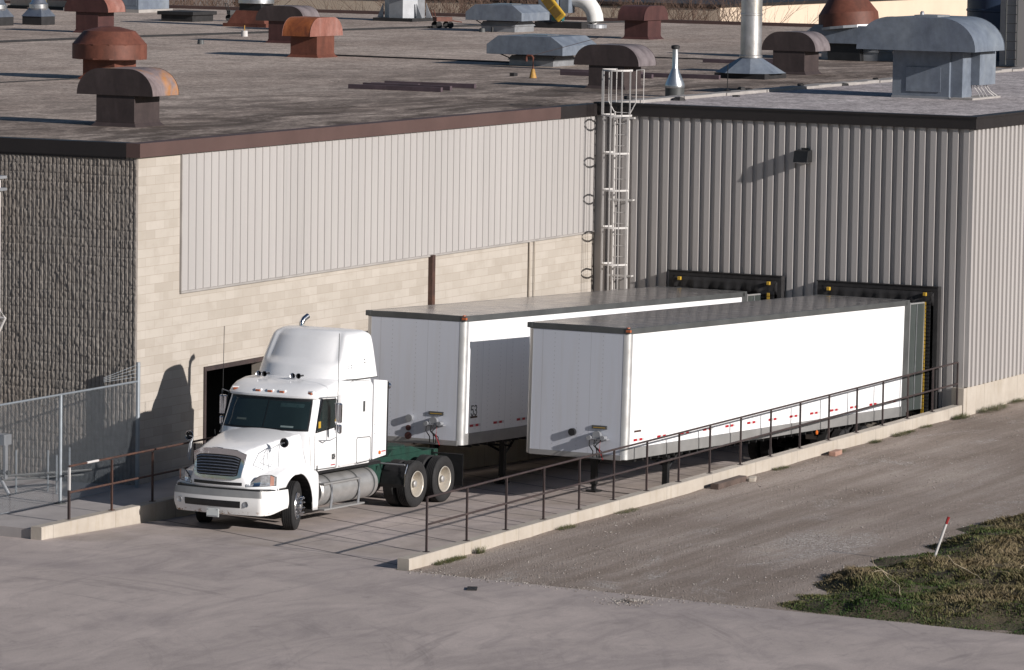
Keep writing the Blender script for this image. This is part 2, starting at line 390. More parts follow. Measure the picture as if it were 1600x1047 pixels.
def raw_mesh(name, verts, faces, m, parent=None, smooth=False):
    me = bpy.data.meshes.new(name)
    me.vertices.add(len(verts)); me.vertices.foreach_set('co', np.asarray(verts, np.float32).ravel())
    faces = np.asarray(faces, np.int32); k = faces.shape[1]
    me.loops.add(faces.size); me.loops.foreach_set('vertex_index', faces.ravel())
    me.polygons.add(len(faces)); me.polygons.foreach_set('loop_start', np.arange(0, faces.size, k, dtype=np.int32))
    me.polygons.foreach_set('loop_total', np.full(len(faces), k, np.int32))
    if smooth: me.polygons.foreach_set('use_smooth', np.ones(len(faces), bool))
    me.update(calc_edges=True); me.validate()
    for mm in (m if isinstance(m, list) else [m]): me.materials.append(M[mm])
    o = bpy.data.objects.new(name, me); return link(o, parent)
def tag(o, label, cat, group=None):
    o['label'] = label; o['category'] = cat
    if group: o['group'] = group
    return o
def thing(name, label, cat, loc=(0, 0, 0), rz=0, group=None, rot=None):
    o = bpy.data.objects.new(name, None); link(o); o.empty_display_size = .3
    o.location = loc; o.rotation_euler = rot if rot else (0, 0, rz); return tag(o, label, cat, group)
def kind(o, k='structure'): o['kind'] = k; return o
def dup(root, loc, label, rot=None, group=None):
    r = root.copy(); link(r); r.location = loc; r['label'] = label
    if rot is not None: r.rotation_euler = rot
    if group: r['group'] = group
    def rec(a, b):
        for ch in list(a.children):
            c = ch.copy(); link(c); c.parent = b; rec(ch, c)
    rec(root, r); return r
def sheet(name, x0, x1, y0, y1, step, zf, m, holes=None):
    nx = max(1, int((x1-x0)/step)); ny = max(1, int((y1-y0)/step))
    X, Y = np.meshgrid(np.linspace(x0, x1, nx+1), np.linspace(y0, y1, ny+1), indexing='ij')
    Z = zf(X, Y); V = np.stack([X, Y, Z], -1).reshape(-1, 3)
    i, j = np.meshgrid(np.arange(nx), np.arange(ny), indexing='ij'); a = (i*(ny+1)+j).ravel()
    return raw_mesh(name, V, np.stack([a, a+ny+1, a+ny+2, a+1], -1), m, smooth=True)
def vnoise(X, Y, s, seed=0):
    """cheap smooth value noise"""
    r = np.random.default_rng(seed); T = r.random((64, 64)); u, v = X/s, Y/s
    i, j = np.floor(u).astype(int), np.floor(v).astype(int); f, g = u-i, v-j; f = f*f*(3-2*f); g = g*g*(3-2*g)
    t = lambda a, b: T[a % 64, b % 64]
    return (t(i, j)*(1-f)+t(i+1, j)*f)*(1-g)+(t(i, j+1)*(1-f)+t(i+1, j+1)*f)*g

# ------------------------------------------------------------------ ground
def ramp_z(x): return np.interp(x, [-200, -30.6, -26.0, -20.0, 0.6], [-.222, -.222, -.36, -.51, -1.25])
def dirt_z(x, y): return -.235+.0042*np.clip(np.asarray(x)+30.5, 0, 45)
g = MB()
for a in ((-900, -30.7, -900, 900), (-30.7, 1500, -900, -10.8), (-30.7, 1500, -2.0, 900)):
    g.quad((a[0], a[2], -.34), (a[1], a[2], -.34), (a[1], a[3], -.34), (a[0], a[3], -.34))
kind(g.build('ground', 'dirt'))
def edge(y): return -30.62-.062*(-10.7-y)               # the road's edge runs slightly askew
g = MB()
g.prism([(-130, -70), (edge(-70), -70), (-30.62, -10.7), (-30.62, 60), (-130, 60)], 'z', -.30, -.222)
kind(g.build('road', 'road'))
kind(sheet('ramp', -30.62, .2, -10.45, -2.45, .4, lambda X, Y: ramp_z(X), 'ramp'))
def dz(X, Y):
    z = dirt_z(X, Y)+(vnoise(X, Y, .9, 1)-.5)*.03+(vnoise(X, Y, 3.1, 2)-.5)*.05
    near = np.clip((X-(-30.62+.062*(Y+10.7)))/1.2, 0, 1); return np.where(near < 1, -.232+(z+.232)*near, z)
o = sheet('dirt', 0, 1, 0, 1, .01, lambda X, Y: X*0, 'dirt')
co = np.zeros(len(o.data.vertices)*3, np.float32); o.data.vertices.foreach_get('co', co); co = co.reshape(-1, 3)
u, v = co[:, 0].copy()**2.2, co[:, 1].copy(); Y = -10.68-40*v**1.2; X0 = -30.60+.062*(Y+10.7); X = X0+(60-X0)*u
co[:, 0] = X; co[:, 1] = Y; co[:, 2] = dz(X, Y); o.data.vertices.foreach_set('co', co.ravel()); o.data.update(); kind(o)
# raised walk between the left kerb and the wall
g = MB(); g.box(-30.9, .1, -2.16, .2, -.3, -.012); g.box(-30.9, -24.2, .2, 14, -.3, -.012)
kind(g.build('sidewalk', 'walk'))

# ------------------------------------------------------------------ building one (block wall, rock face, tar roof)
H1 = 7.54; TH = .0168
b1 = thing('warehouse', 'long low warehouse of beige block with rock-face end wall, brown roof edge and tar roof', 'building', (0, 0, 0), TH)
LX = -23.95
def rib_wall(x0, x1, z0, z1, period, rib, slope, depth, off=0):
    """ribbed profile: points (along, out)"""
    pts = [(x0, 0)]; x = x0+off
    while x+rib+2*slope < x1:
        if x > x0: pts.append((x, 0))
        pts += [(x+slope, depth), (x+slope+rib, depth), (x+2*slope+rib, 0)]; x += period
    pts.append((x1, 0)); return pts
# -- wall in beige block, with the dark doorway left open
g = MB(); D0, D1, DT = -20.9, -18.2, 2.25
g.box(LX, D0, 0, .3, -1.4, H1-.05); g.box(D1, 0, 0, .3, -1.4, H1-.05); g.box(D0, D1, 0, .3, DT, H1-.05); g.box(D0, D1, 0, .3, -1.4, .0)
wl = g.build('wall', 'block', b1); wl['label'] = 'sunlit beige concrete block wall'
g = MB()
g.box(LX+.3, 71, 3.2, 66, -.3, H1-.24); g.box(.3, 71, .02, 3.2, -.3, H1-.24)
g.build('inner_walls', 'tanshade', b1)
# -- rock face end wall with real relief: flutes, courses, broken faces
def rock_wall():
    y0, y1, z0, z1 = 0.0, 13.0, -.2, H1-.28
    dy = .013; dzz = .028; ny = int((y1-y0)/dy); nz = int((z1-z0)/dzz)
    Yg, Zg = np.meshgrid(np.linspace(y0, y1, ny+1), np.linspace(z0, z1, nz+1), indexing='ij')
    ph = (Yg/.104) % 1.0; flute = np.clip((1-np.abs(ph*2-1))*3.2, 0, 1)**.6
    cell = vnoise(Yg*1.0+50, Zg*1.0+9, .1, 5); cell2 = vnoise(Yg, Zg, .045, 6); big = vnoise(Yg, Zg, .4, 7)
    row = np.floor(Zg/.2); col = np.floor(Yg/.4+.5*(row % 2))
    blockr = np.random.default_rng(3).random((80, 80))[row.astype(int) % 80, col.astype(int) % 80]
    mort = np.where(((Zg/.2+.02*np.sin(Yg*9)) % 1.0) < .11, 0.0, 1.0)
    fine = vnoise(Yg, Zg, .028, 8); out = (.010+.042*flute*(.9+.12*cell)+.015*(cell2-.5)*flute+.010*(fine-.5)*flute)*(.76+.24*mort)+.010*(blockr-.5)
    V = np.stack([-out, Yg, Zg], -1).reshape(-1, 3)
    i, j = np.meshgrid(np.arange(ny), np.arange(nz), indexing='ij'); a = (i*(nz+1)+j).ravel()
    o = raw_mesh('rock_face_wall', V, np.stack([a, a+1, a+nz+2, a+nz+1], -1), 'rock', b1)
    o.location = (LX-.002, 0, 0); o['label'] = 'shaded rough split-face fluted block end wall'; return o
rock_wall()
g = MB(); g.box(LX+.002, LX+.3, 0.302, 66, -.3, H1-.05); g.build('end_wall', 'rock', b1)
# -- pale ribbed cladding on the upper wall
XS = -22.08
g = MB(); pr = [(a, -.02-d) for a, d in rib_wall(XS, -.03, 0, 0, .34, .03, .006, .026, .3)]
pr = [(XS, 0)]+pr+[(-.03, 0)]
g.prism(pr, 'y', 0, 1)
for v in g.bm.verts: v.co = (v.co.x, v.co.z, 4.15 if v.co.y < .5 else 7.25)
cl = g.build('cladding', 'panel', b1); cl['label'] = 'pale grey ribbed metal cladding band'
g = MB(); g.box(XS-.03, 0, -.055, 0, 4.10, 4.148); g.box(XS-.035, XS-.002, -.055, 0, 4.15, 7.25); g.build('cladding_trim', 'cream', b1)
# -- fascia, roof, lip
g = MB(); g.box(LX-.10, -2.4, -.10, .25, H1-.31, H1); g.build('fascia', 'fascia_b', b1)
g = MB(); g.box(-2.4, 0, -.104, .25, H1-.312, H1+.003); g.build('fascia', 'fascia_k', b1)['label'] = 'darker replaced length of roof edge by the ladder'
g = MB(); g.box(LX-.10, LX+.25, .25, 66, H1-.31, H1); g.build('fascia', 'fascia_k', b1)  # end fascia is brown too; its shade is put in as dark colour
g = MB()
g.box(LX-.07, LX-.03, .3, 66, H1-.36, H1-.31)
g.build('drip_edge', 'fascia_k', b1)
g = MB(); g.box(LX+.25, 71, .25, 66, H1-.24, H1-.12); g.build('roof', 'roof', b1)
g = MB(); g.box(70.8, 71.1, -.0, 66.2, H1-.24, H1+.02); g.build('far_roof_edge', 'fascia_b', b1)
# seams and ponding ridges in the roof felt
g = MB()
def strip(pts, w, z0, z1):
    for (xa, ya), (xb, yb) in zip(pts[:-1], pts[1:]):
        d = Vector((xb-xa, yb-ya, 0)).normalized(); nrm = Vector((-d.y, d.x, 0))*w/2
        a, b = Vector((xa, ya, 0)), Vector((xb, yb, 0))
        g.prism([((a+nrm).x, (a+nrm).y), ((b+nrm).x, (b+nrm).y), ((b-nrm).x, (b-nrm).y), ((a-nrm).x, (a-nrm).y)], 'z', z0, z1)
ZR = 7.42
seamL = [(26.7, 36.3), (34.8, 35.9), (48, 34.3), (57.8, 33.0), (70.5, 30.6)]
strip(seamL, .22, ZR-.01, ZR+.07); g.build('roof_seam', 'black', b1); g = MB(); strip([(-.2, 19.4), (8, 18.7)], .08, ZR-.01, ZR+.03); g.build('roof_seam', 'black', b1); g = MB()
strip([(26.5, 22), (26, 17.5), (25.6, 14.5)], .12, ZR-.01, ZR+.05); g.build('roof_seam', 'black', b1); g = MB(); strip([(33.6, 14.5), (33.4, 10), (33, 7)], .1, ZR-.01, ZR+.04)
g.build('roof_seam', 'black', b1)
# -- dark doorway: recess, frame, half-open door, bracket light
g = MB(); g.box(D0-.5, D1+.5, 3.1, 3.15, 0, DT); g.box(D0-.55, D0-.5, .3, 3.1, 0, DT); g.box(D1+.5, D1+.55, .3, 3.1, 0, DT); g.box(D0-.5, D1+.5, .3, 3.1, DT+.005, DT+.05); g.box(D0-.5, D1+.5, .3, 3.1, -.02, .0)
g.build('doorway_recess', 'blackp', b1)
g = MB(); g.box(D0-.001, D1+.1, -.035, .3, DT-.001, DT+.1); g.box(D0-.09, D0-.002, -.035, .3, 0, DT+.1); g.box(D1+.002, D1+.1, -.035, .3, 0, DT)
dfm = g.build('door_frame', 'rail', b1)
g = MB(); g.box(0, .06, -1.3, 0, .02, DT-.03); dd = g.build('door', 'maroon', b1, bevel=.01, loc=(D0+.02, .33, 0), rot=(0, 0, R(188)))
g = MB(); g.box(-.05, -.01, -1.2, -1.1, 1.0, 1.1); g.build('handle', 'silver', dd)
# -- downpipe and conduits
g = MB(); g.box(-9.78, -9.62, -.12, -.003, -.2, 4.14); g.build('downpipe', 'railrust', b1)
for xx, rr in ((-4.05, .03), (-3.75, .02)): MB().tube([(xx, -.05, 4.1), (xx, -.05, .1)], rr, 8).build('conduit', 'concrete', b1)

# ------------------------------------------------------------------ building two (ribbed steel dock block)
H2 = 7.585; YW = -10.72
b2 = thing('dock_building', 'grey ribbed steel dock building with black roof edge, holding two loading docks', 'building', (0, 0, 0))
def ribbed(axis, a0, a1, z0, z1, off=0):
    pts = rib_wall(a0, a1, 0, 0, .302, .150, .010, .075, off); g = MB()
    V = []
    for z in (z0, z1):
        V.append([g.bm.verts.new((-d, a, z) if axis == 'y' else (a, -d, z)) for a, d in pts])
    for i in range(len(pts)-1): g.bm.faces.new((V[0][i], V[0][i+1], V[1][i+1], V[1][i]))
    return g
w = ribbed('y', YW+.05, -.02, 0.0, H2-.33, .02).build('dock_wall', 'panel2', b2); w['label'] = 'ribbed steel wall facing the trailers in raking light'
w = ribbed('x', .06, 36.5, .62, H2-.33, .1).build('side_wall', 'panel2', b2, loc=(0, YW, 0)); w['label'] = 'sunlit ribbed steel side wall'
g = MB(); g.box(.004, 36.5, YW+.004, -.05, -1.4, H2-.2); g.build('core', 'panel2', b2)
g = MB(); g.box(-.055, .07, YW-.055, YW+.09, .62, H2-.32); g.build('corner_trim', 'panel2', b2, bevel=.006)
g = MB(); g.box(-.03, 40, YW-.02, YW+.2, -1.3, .618); g.box(-.1, .0, YW+.2, -9.95, -1.3, .02); g.box(-.12, .0, -9.95, -2.2, -1.3, 0.0); g.box(-.25, .0, YW-.012, YW+.32, -.3, .60)
g.build('concrete_base', 'concrete', b2)
g = MB(); g.box(-.12, .2, YW-.12, .0, H2-.335, H2-.05); g.box(-.15, .2, YW-.15, .0, H2-.05, H2); g.build('fascia', 'fascia_k', b2)
g = MB(); g.box(.2, 36, YW-.12, YW+.2, H2-.335, H2-.05); g.box(.2, 36, YW-.15, YW+.2, H2-.05, H2); g.build('fascia', 'fascia_k', b2)
g = MB(); g.box(.2, 36.6, YW+.2, -.2, H2-.19, H2-.10); g.build('roof', 'roof2', b2)
g = MB()
for i in range(38): g.box(.2+i*.95, .2+i*.95+.945, -.32+.02*math.sin(i*2.1), .12+.04*math.sin(i*1.7), H2-.2, H2-.02+.012*math.sin(i*3.1))
g.build('roof_joint_strip', 'cream', b2)
# roof debris lying along the joint: black lumps
for i, (x, y, s) in enumerate(((2.2, .1, .26), (4.2, -.5, .34), (9.9, .15, .22), (10.9, .35, .3), (13.6, -.1, .2), (16.4, -.3, .3), (19.3, -.15, .16), (7.4, -.8, .22))):
    g = MB(); r2 = random.Random(i)
    g.lathe([(.02, .10*s/.25), (s*.4, .09*s/.25), (s*.55, .03), (s*.5, 0)], seg=7, cap=True, rot=r2.random())
    for v in g.bm.verts: v.co.x += r2.uniform(-.03, .03); v.co.y += r2.uniform(-.03, .03)
    o = g.build('roof_debris', 'black', loc=(x, y, H2-.02 if abs(y) < .3 else 7.45))
    tag(o, ('first', 'third', 'fifth', 'sixth', 'seventh', 'eighth', 'farthest', 'fourth')[i]+' small black lump along the roof joint, counting from the caged ladder', 'debris', 'black debris along the roof joint')

# tower block behind, right edge
t3 = thing('upper_building', 'tall ribbed grey steel block rising behind the lower roof at the right edge', 'building', (35.8, 2.1, 7.3))
g = MB(); pts = rib_wall(-30, 0, 0, 0, .9, .42, .06, .16, .1); V = []
for z in (0.15, 2.7): V.append([g.bm.verts.new((-d, a, z)) for a, d in pts])
for i in range(len(pts)-1): g.bm.faces.new((V[0][i], V[0][i+1], V[1][i+1], V[1][i]))
g.build('wall', 'panel2', t3)
g = MB(); g.box(.01, 12, -30, 0, -7.5, 2.75); g.build('core', 'panel2', t3)
g = MB(); g.box(-.4, .0, -30, .0, 0.0, .15); g.build('base_flashing', 'black', t3)
g = MB()
for yy in (-.35, -.75): g.tube([(-.35, yy, .2), (-.35, yy, 3.2)], .025, 6)
for k in range(9): g.tube([(-.35, -.35, .4+k*.3), (-.35, -.75, .4+k*.3)], .014, 5)
g.build('wall_ladder', 'darkgrey', t3)
t4 = thing('storage_tank', 'dark blue cylindrical tank standing behind the grey hooded vent', 'tank', (42, 4.3, -.2))
MB().lathe([(1.3, 0), (1.3, 10.2)], seg=40, cap=True).build('shell', 'navy', t4, smooth=True)
g = MB()
for z in (7.7, 8.5, 9.3, 10.0): g.lathe([(1.3, z), (1.33, z+.02), (1.33, z+.08), (1.3, z+.1)], seg=40)
g.build('seam_band', 'navy', t4)

# ------------------------------------------------------------------ dock shelters
def dock(y0, y1, zt, label):
    t = thing('dock_shelter', label, 'dock seal', (-.05, y0, 0), 0, 'black dock shelters on the grey wall')
    w = y1-y0
    g = MB(); g.box(-.24, -.0, 0, w, zt-.13, zt); g.box(-.26, -.24, -.02, w+.02, zt-.02, zt+.015); g.build('top_frame', 'black', t, bevel=.01)
    g = MB(); g.box(-.24, 0, 0, .12, -.9, zt-.13); g.build('side_frame', 'black', t)
    g = MB(); g.box(-.24, 0, w-.12, w, -.9, zt-.13); g.build('side_frame', 'black', t)
    g = MB(); g.box(-.06, -.0, .12, w-.12, -.9, zt-.13); g.build('dark_opening_panel', 'blackp', t)  # black panel added for the darkness of the open dock, where a hole belongs
    # sagging head curtain
    P = []
    for i in range(33):
        yy = .12+(w-.24)*i/32; s = .012*math.sin(i*1.9)+.01*math.sin(i*.7)
        P.append([(-.235+.02*k*.0+s*k-.004*k, yy, zt-.135-k*.12) for k in range(4)])
    g = MB(); g.grid(P); o = g.build('head_curtain', 'black', t, smooth=True)
    md = o.modifiers.new('s', 'SOLIDIFY'); md.thickness = .012
    for sy in (.2, w-.62):
        g = MB()
        for k in range(40):      # pleated side pad
            z = -.85+k*.092
            if z > zt-.3: break
            g.prism([(-.30, z), (-.06, z-.0), (-.06, z+.075), (-.24, z+.085)], 'y', sy, sy+.40)
        g.build('side_pad', 'blackp', t)
        yy = sy+.24 if sy > 1 else sy+.1
        g = MB()
        for k in range(34):
            z = -.6+k*.1
            if z > zt-.42: break
            g.box(-.318, -.303, yy, yy+.075, z, z+.085)
        g.build('guide_stripe', 'yellow', t)
        g = MB(); g.box(-.335, -.25, yy+.0, yy+.09, zt-.24, zt-.15); g.build('corner_guide', 'yellow', t, bevel=.01)
    return t
dock(-9.98, -6.62, 3.18, 'black dock shelter with yellow guide stripe at the right-hand, nearer trailer')
dock(-5.60, -2.36, 3.23, 'black dock shelter at the left-hand, farther trailer beside the caged ladder')
# wall lamp
t = thing('wall_lamp', 'dark box wall lamp high on the ribbed steel wall casting a long shadow', 'lamp', (-.05, -6.1, 6.38))
g = MB(); g.prism([(-.36, -.15), (-.29, .15), (0, .17), (0, -.15)], 'y', -.2, .2); g.build('housing', 'blackp', t, bevel=.012)
g = MB(); g.box(-.32, -.05, -.16, .16, -.163, -.152); g.build('lens', 'lens', t)
g = MB(); g.box(-.03, .0, -.1, .1, .172, .22); g.build('mount', 'blackp', t)

# ------------------------------------------------------------------ caged ladder
t = thing('caged_ladder', 'white caged access ladder climbing the inside corner to the roof', 'ladder', (0, -.88, 0))
for s in (-.21, .21):
    MB().box(-.24, -.18, s-.012, s+.012, .4, 7.36).build('rail', 'whiterail', t)
g = MB()
for k in range(24): g.tube([(-.21, -.21, .55+k*.295), (-.21, .21, .55+k*.295)], .012, 6)
g.build('rungs', 'whiterail', t)
def hoop(z, hw=.36, dep=.72, top=False):
    P = []
    x0 = -.20
    P.append((x0, -.21)); 
    for k in range(17):
        a = math.pi*k/16; P.append((x0-.3-(dep-.3)*math.sin(a), -hw*math.cos(a)))
    P.append((x0, .21))
    g = MB()
    for (xa, ya), (xb, yb) in zip(P[:-1], P[1:]):
        d = Vector((xb-xa, yb-ya, 0)); 
        if d.length < 1e-4: continue
        d.normalize(); n = Vector((-d.y, d.x, 0))*.004
        g.prism([(xa+n.x, ya+n.y), (xb+n.x, yb+n.y), (xb-n.x, yb-n.y), (xa-n.x, ya-n.y)], 'z', z-.024, z+.024)
    return g.build('hoop', 'whiterail', t, weld=False)
for z in (2.35, 3.33, 4.31, 5.30, 6.28, 7.28, 8.47): hoop(z, .42 if z > 7 else .36)
for a in (15, 50, 90, 130, 165):
    c, s = math.cos(R(a)), math.sin(R(a))
    x = -.5-.42*s; y = -.36*c; y2 = -.42*c
    g = MB(); g.box(x-.006, x+.006, y-.019, y+.019, 2.32, 7.25); g.box(x-.006, x+.006, y2-.019, y2+.019, 7.25, 8.47); g.build('cage_strap', 'whiterail', t)
for s in (-1, 1):
    g = MB(); g.tube([(-.2, s*.21, 7.3), (-.22, s*.4, 7.62), (-.22, s*.4, 8.47), (.25, s*.4, 8.47), (.25, s*.4, 7.45)], .015, 6); g.build('walk_through_rail', 'whiterail', t)
for z in (1.3, 3.0, 5.02, 7.2):
    g = MB(); g.box(-.22, -.045, -.34, -.30, z-.02, z+.02); g.box(-.22, -.045, .30, .34, z-.02, z+.02); g.box(-.235, -.215, -.36, .36, z-.025, z+.025); g.build('wall_bracket', 'whiterail', t)

# ------------------------------------------------------------------ kerb walls and handrails
def kerb(name, label, pts, y0, y1):
    """pts: (x, ztop, zbottom)"""
    g = MB(); P = []
    for x, zt, zb in pts: P.append([(x, y0, zb), (x, y0, zt-.015), (x, y0+.015, zt), (x, y1-.015, zt), (x, y1, zt-.015), (x, y1, zb)])
    V = g.grid(P); g.bm.faces.new([v for v in V[0]][::-1]); g.bm.faces.new(V[-1])
    o = g.build(name, 'concrete'); tag(o, label, 'retaining wall'); return o
xs = [-30.46]+list(np.linspace(-29.5, -.26, 24))
kerb('retaining_wall', 'long low cast concrete wall carrying the brown handrail beside the gravel lot', [(float(x), float(np.interp(x, [-30.5, -23, -14, 0], [-.005, .045, .10, .175])), -1.4 if x > -30 else -.3) for x in xs], -10.7, -10.44)
xs = list(np.linspace(-30.95, -.05, 20))
kerb('retaining_wall', 'low concrete kerb wall left of the tractor with rusty handrail on its walk', [(float(x), .045, -1.4 if x > -30 else -.3) for x in xs], -2.42, -2.16)
def rail_post(t, x, z0, z1, m, w=.038):
    p = MB().box(x-w/2, x+w/2, -w/2, w/2, z0, z1).build('post', m, t); MB().box(x-.06, x+.06, -.05, .05, z0-.004, z0+.012).build('foot_plate', m, p)
tr = thing('handrail', 'long brown steel handrail on the concrete wall in front of the near trailer', 'handrail', (0, -10.56, 0))
px_ = [-29.72, -27.97, -26.2, -24.45, -22.74, -21.03, -19.34, -17.65, -15.97, -14.25, -12.52, -10.78, -9.02, -7.27, -5.59, -3.94, -2.25, -.53]
kz = lambda x: float(np.interp(x, [-30.5, -23, -14, 0], [-.005, .045, .10, .175]))
# compensate for the plane the posts were measured on
for x in px_: rail_post(tr, x+.26, kz(x), kz(x)+1.1, 'rail')
for hh in (1.1, .55):
    g = MB(); g.tube([(x+.26, 0, kz(x)+hh) for x in px_], .023, 8); g.build('top_rail' if hh > 1 else 'middle_rail', 'rail', tr)
tl = thing('handrail', 'rusty brown handrail with a grey primed end at the left of the tractor', 'handrail', (0, -2.28, 0))
pl = [-29.68, -28.0, -26.35, -24.6, -22.9, -21.2, -19.5, -17.8, -16.1, -14.4, -12.7, -11.0, -9.3, -7.6, -5.9, -4.2, -2.5]
for i, x in enumerate(pl):
    if i == 0:
        MB().box(x-.024, x+.024, -.024, .024, .045, .66).build('post', 'rail', tl); p = MB().box(x-.022, x+.022, -.022, .022, .66, 1.13).build('post', 'whiterail', tl); p['label'] = 'grey primed upper half of the end post'
    else: rail_post(tl, x, .045, 1.12, 'railrust' if i < 3 else 'rail')
for hh in (1.13, .58):
    g = MB(); g.tube([(x, 0, hh+.03) for x in pl], .023, 8); g.build('top_rail' if hh > 1 else 'middle_rail', 'railrust', tl)
MB().tube([(-29.0, 0, 1.162), (-28.55, 0, 1.162)], .026, 8).build('primed_patch', 'whiterail', tl)

# ------------------------------------------------------------------ chain-link fence
tf = thing('chain_link_fence', 'galvanised chain-link fence with barbed wire stub running from the wall corner to the left', 'fence', (-24.25, -.62, -.012))
FH = 2.35
def fence_mesh(x0, x1, h):
    V = []; F = []; s = .062; w = .0021
    def seg(a, b):
        a = np.array(a); b = np.array(b); d = b-a; d /= np.linalg.norm(d); n = np.array([-d[2], 0, d[0]])*w; m = np.array([0, w, 0])
        i = len(V); V.extend([a+n, a-m, a-n, a+m, b+n, b-m, b-n, b+m])
        F.extend([(i, i+1, i+5, i+4), (i+1, i+2, i+6, i+5), (i+2, i+3, i+7, i+6), (i+3, i, i+4, i+7)])
    L = x1-x0; k = -int(h/s)-1
    while k*s < L+h:
        c = k*s
        for sg in (1, -1):       # diagonals clipped to the panel
            xa, xb = (c, c+h) if sg > 0 else (c+h, c)
            za, zb = 0., h
            pa, pb = np.array([xa, za]), np.array([xb, zb]); t0, t1 = 0., 1.; d = xb-xa
            lo, hi = sorted(((0-xa)/d, (L-xa)/d)); t0, t1 = max(t0, lo), min(t1, hi)
            if t1-t0 > .01:
                A = pa+(pb-pa)*t0; B = pa+(pb-pa)*t1; off = .003*sg
                seg((x0+A[0], off, A[1]+.03), (x0+B[0], off, B[1]+.03))
        k += 1
    return V, F
V, F = fence_mesh(-6.3, 0, FH-.05); raw_mesh('wire_mesh', V, F, 'galv', tf)
for x, hh in ((0, FH+.42), (-3.15, FH), (-6.3, FH)):
    g = MB(); g.tube([(x, 0, 0), (x, 0, hh)], .038 if x else .05, 10); g.build('post', 'galv', tf, smooth=True)
MB().tube([(-6.3, 0, FH), (0, 0, FH)], .024, 8).build('top_rail', 'galv', tf, smooth=True)
MB().lathe([(.13, 0), (.13, .02), (.05, .03)], c=(-3.15, 0, 0), seg=12, cap=True).build('post_base', 'darkgrey', tf)
g = MB()
for k in range(4): g.tube([(0, 0, FH+.1+k*.09), (-.95, .3, FH+.05+k*.03)], .006, 5)
g.tube([(-6.3, -.02, .06), (0, -.02, .06)], .006, 5)
g.build('barbed_wire', 'galv', tf)
# steel mast and pipe rack behind the fence
tm = thing('steel_mast', 'pale painted steel mast with braces and bracket foot at the left edge', 'mast', (-26.9, 1.30, -.012))
g = MB(); g.box(-.05, .05, -.02, .08, .75, 6.9); g.build('column', 'whiterail', tm, bevel=.006)
for z in (6.6, 6.86): MB().box(-.14, .14, -.12, .16, z, z+.06).build('flange', 'silverdull', tm)
g = MB(); g.tube([(0, -.02, 4.05), (0, -.18, 3.85), (0, -.02, 3.55)], .03, 8); g.tube([(0, -.18, 3.85), (0, .3, 3.85)], .03, 8); g.build('brace', 'whiterail', tm)
g = MB(); g.box(-.14, .14, -.27, .3, 1.1, 1.33); g.box(-.05, .05, -.24, -.17, .35, 1.1); g.box(-.05, .05, .1, .2, .35, 1.1); g.build('bracket', 'silverdull', tm, bevel=.01)
for s in (-1, 1): MB().tube([(0, .02, .5), (0, -.02-.28*s, .02)], .04, 8).build('leg', 'silverdull', tm)
MB().tube([(0, -.3, .5), (0, .4, .5)], .05, 8).build('axle', 'darkgrey', tm)
tp = thing('pipe_rack', 'low grey pipe rack with short posts standing behind the chain-link fence', 'rack', (-26.0, 1.3, -.012))
g = MB(); g.tube([(-2.2, .5, .42), (1.0, -1.2, .42)], .03, 6); g.tube([(-2.2, .7, .3), (1.0, -1.0, .3)], .022, 6); g.build('pipes', 'darkgrey', tp)
for (x, y, h) in ((-.55, -.25, .95), (-.1, -1.0, .85), (.15, -.62, .9), (.5, -.95, .95)):
    MB().tube([(x, y, 0), (x, y, h)], .022, 6).build('post', 'galv', tp)

# ------------------------------------------------------------------ wheels
def tyre_mesh(w, r=.52, rim=.285, tread=True):
    g = MB(); h = w/2
    prof = [(rim, -h*.72), (rim+.03, -h*.86), (rim+.1, -h), (r-.07, -h), (r-.025, -h*.9), (r-.004, -h*.74)]
    if tread:
        for k in range(5):
            c = -h*.6+k*h*.3
            prof += [(r, c-h*.11), (r, c+h*.07), (r-.014, c+h*.085), (r-.014, c+h*.175)]
    prof += [(r-.004, h*.74), (r-.025, h*.9), (r-.07, h), (rim+.1, h), (rim+.03, h*.86), (rim, h*.72)]
    g.lathe(prof, axis='y', seg=48); return g
def rim_dual(g):
    """outer wheel seen from -y: deep dish"""
    g.lathe([(.295, -.135), (.285, -.15), (.272, -.14), (.262, -.10), (.255, .0), (.235, .08), (.21, .10), (.13, .095), (.125, .06), (.12, .02), (.10, -.035), (.07, -.05), (.0, -.052)], axis='y', seg=32); return g
def rim_front(g):
    g.lathe([(.295, -.125), (.285, -.14), (.272, -.13), (.262, -.09), (.25, -.06), (.22, -.075), (.16, -.12), (.12, -.14), (.115, -.20), (.09, -.225), (0, -.23)], axis='y', seg=32)
    for k in range(10):
        a = 2*math.pi*k/10; g.lathe([(.018, -.205), (.018, -.12)], c=(.145*math.cos(a), 0, .145*math.sin(a)), axis='y', seg=6, cap=True)
    return g
def wheel(parent, x, y, z, side, front=False, steer=0, r=.52, dual=False):
    """side -1 = outer face to -y"""
    wo = tyre_mesh(.285, r).build('wheel', 'tyre', parent, smooth=True, loc=(x, y, z), rot=(0, 0, steer if side < 0 else steer+math.pi))
    (rim_front(MB()) if front else rim_dual(MB())).build('rim', 'rimal' if front else 'rim', wo, smooth=True)
    if not front: MB().lathe([(.08, -.06), (.075, -.10), (.05, -.115), (0, -.12)], axis='y', seg=16).build('hub_cap', 'pipeY' if False else 'tank', wo, smooth=True)
    if front:
        g = MB()
        for k in range(10):
            a = 2*math.pi*(k+.5)/10; g.lathe([(.02, -.26), (.02, -.13)], c=(.19*math.cos(a), 0, .19*math.sin(a)), axis='y', seg=6, cap=True)
        g.build('wheel_nuts', 'chrome', wo)
    MB().lathe([(.27, .1), (0, .1)], axis='y', seg=24).build('back_plate', 'blackp', wo)
    if dual:
        tyre_mesh(.285, r, tread=False).build('inner_tyre', 'tyre', wo, smooth=True, loc=(0, .335, 0))
    return wo

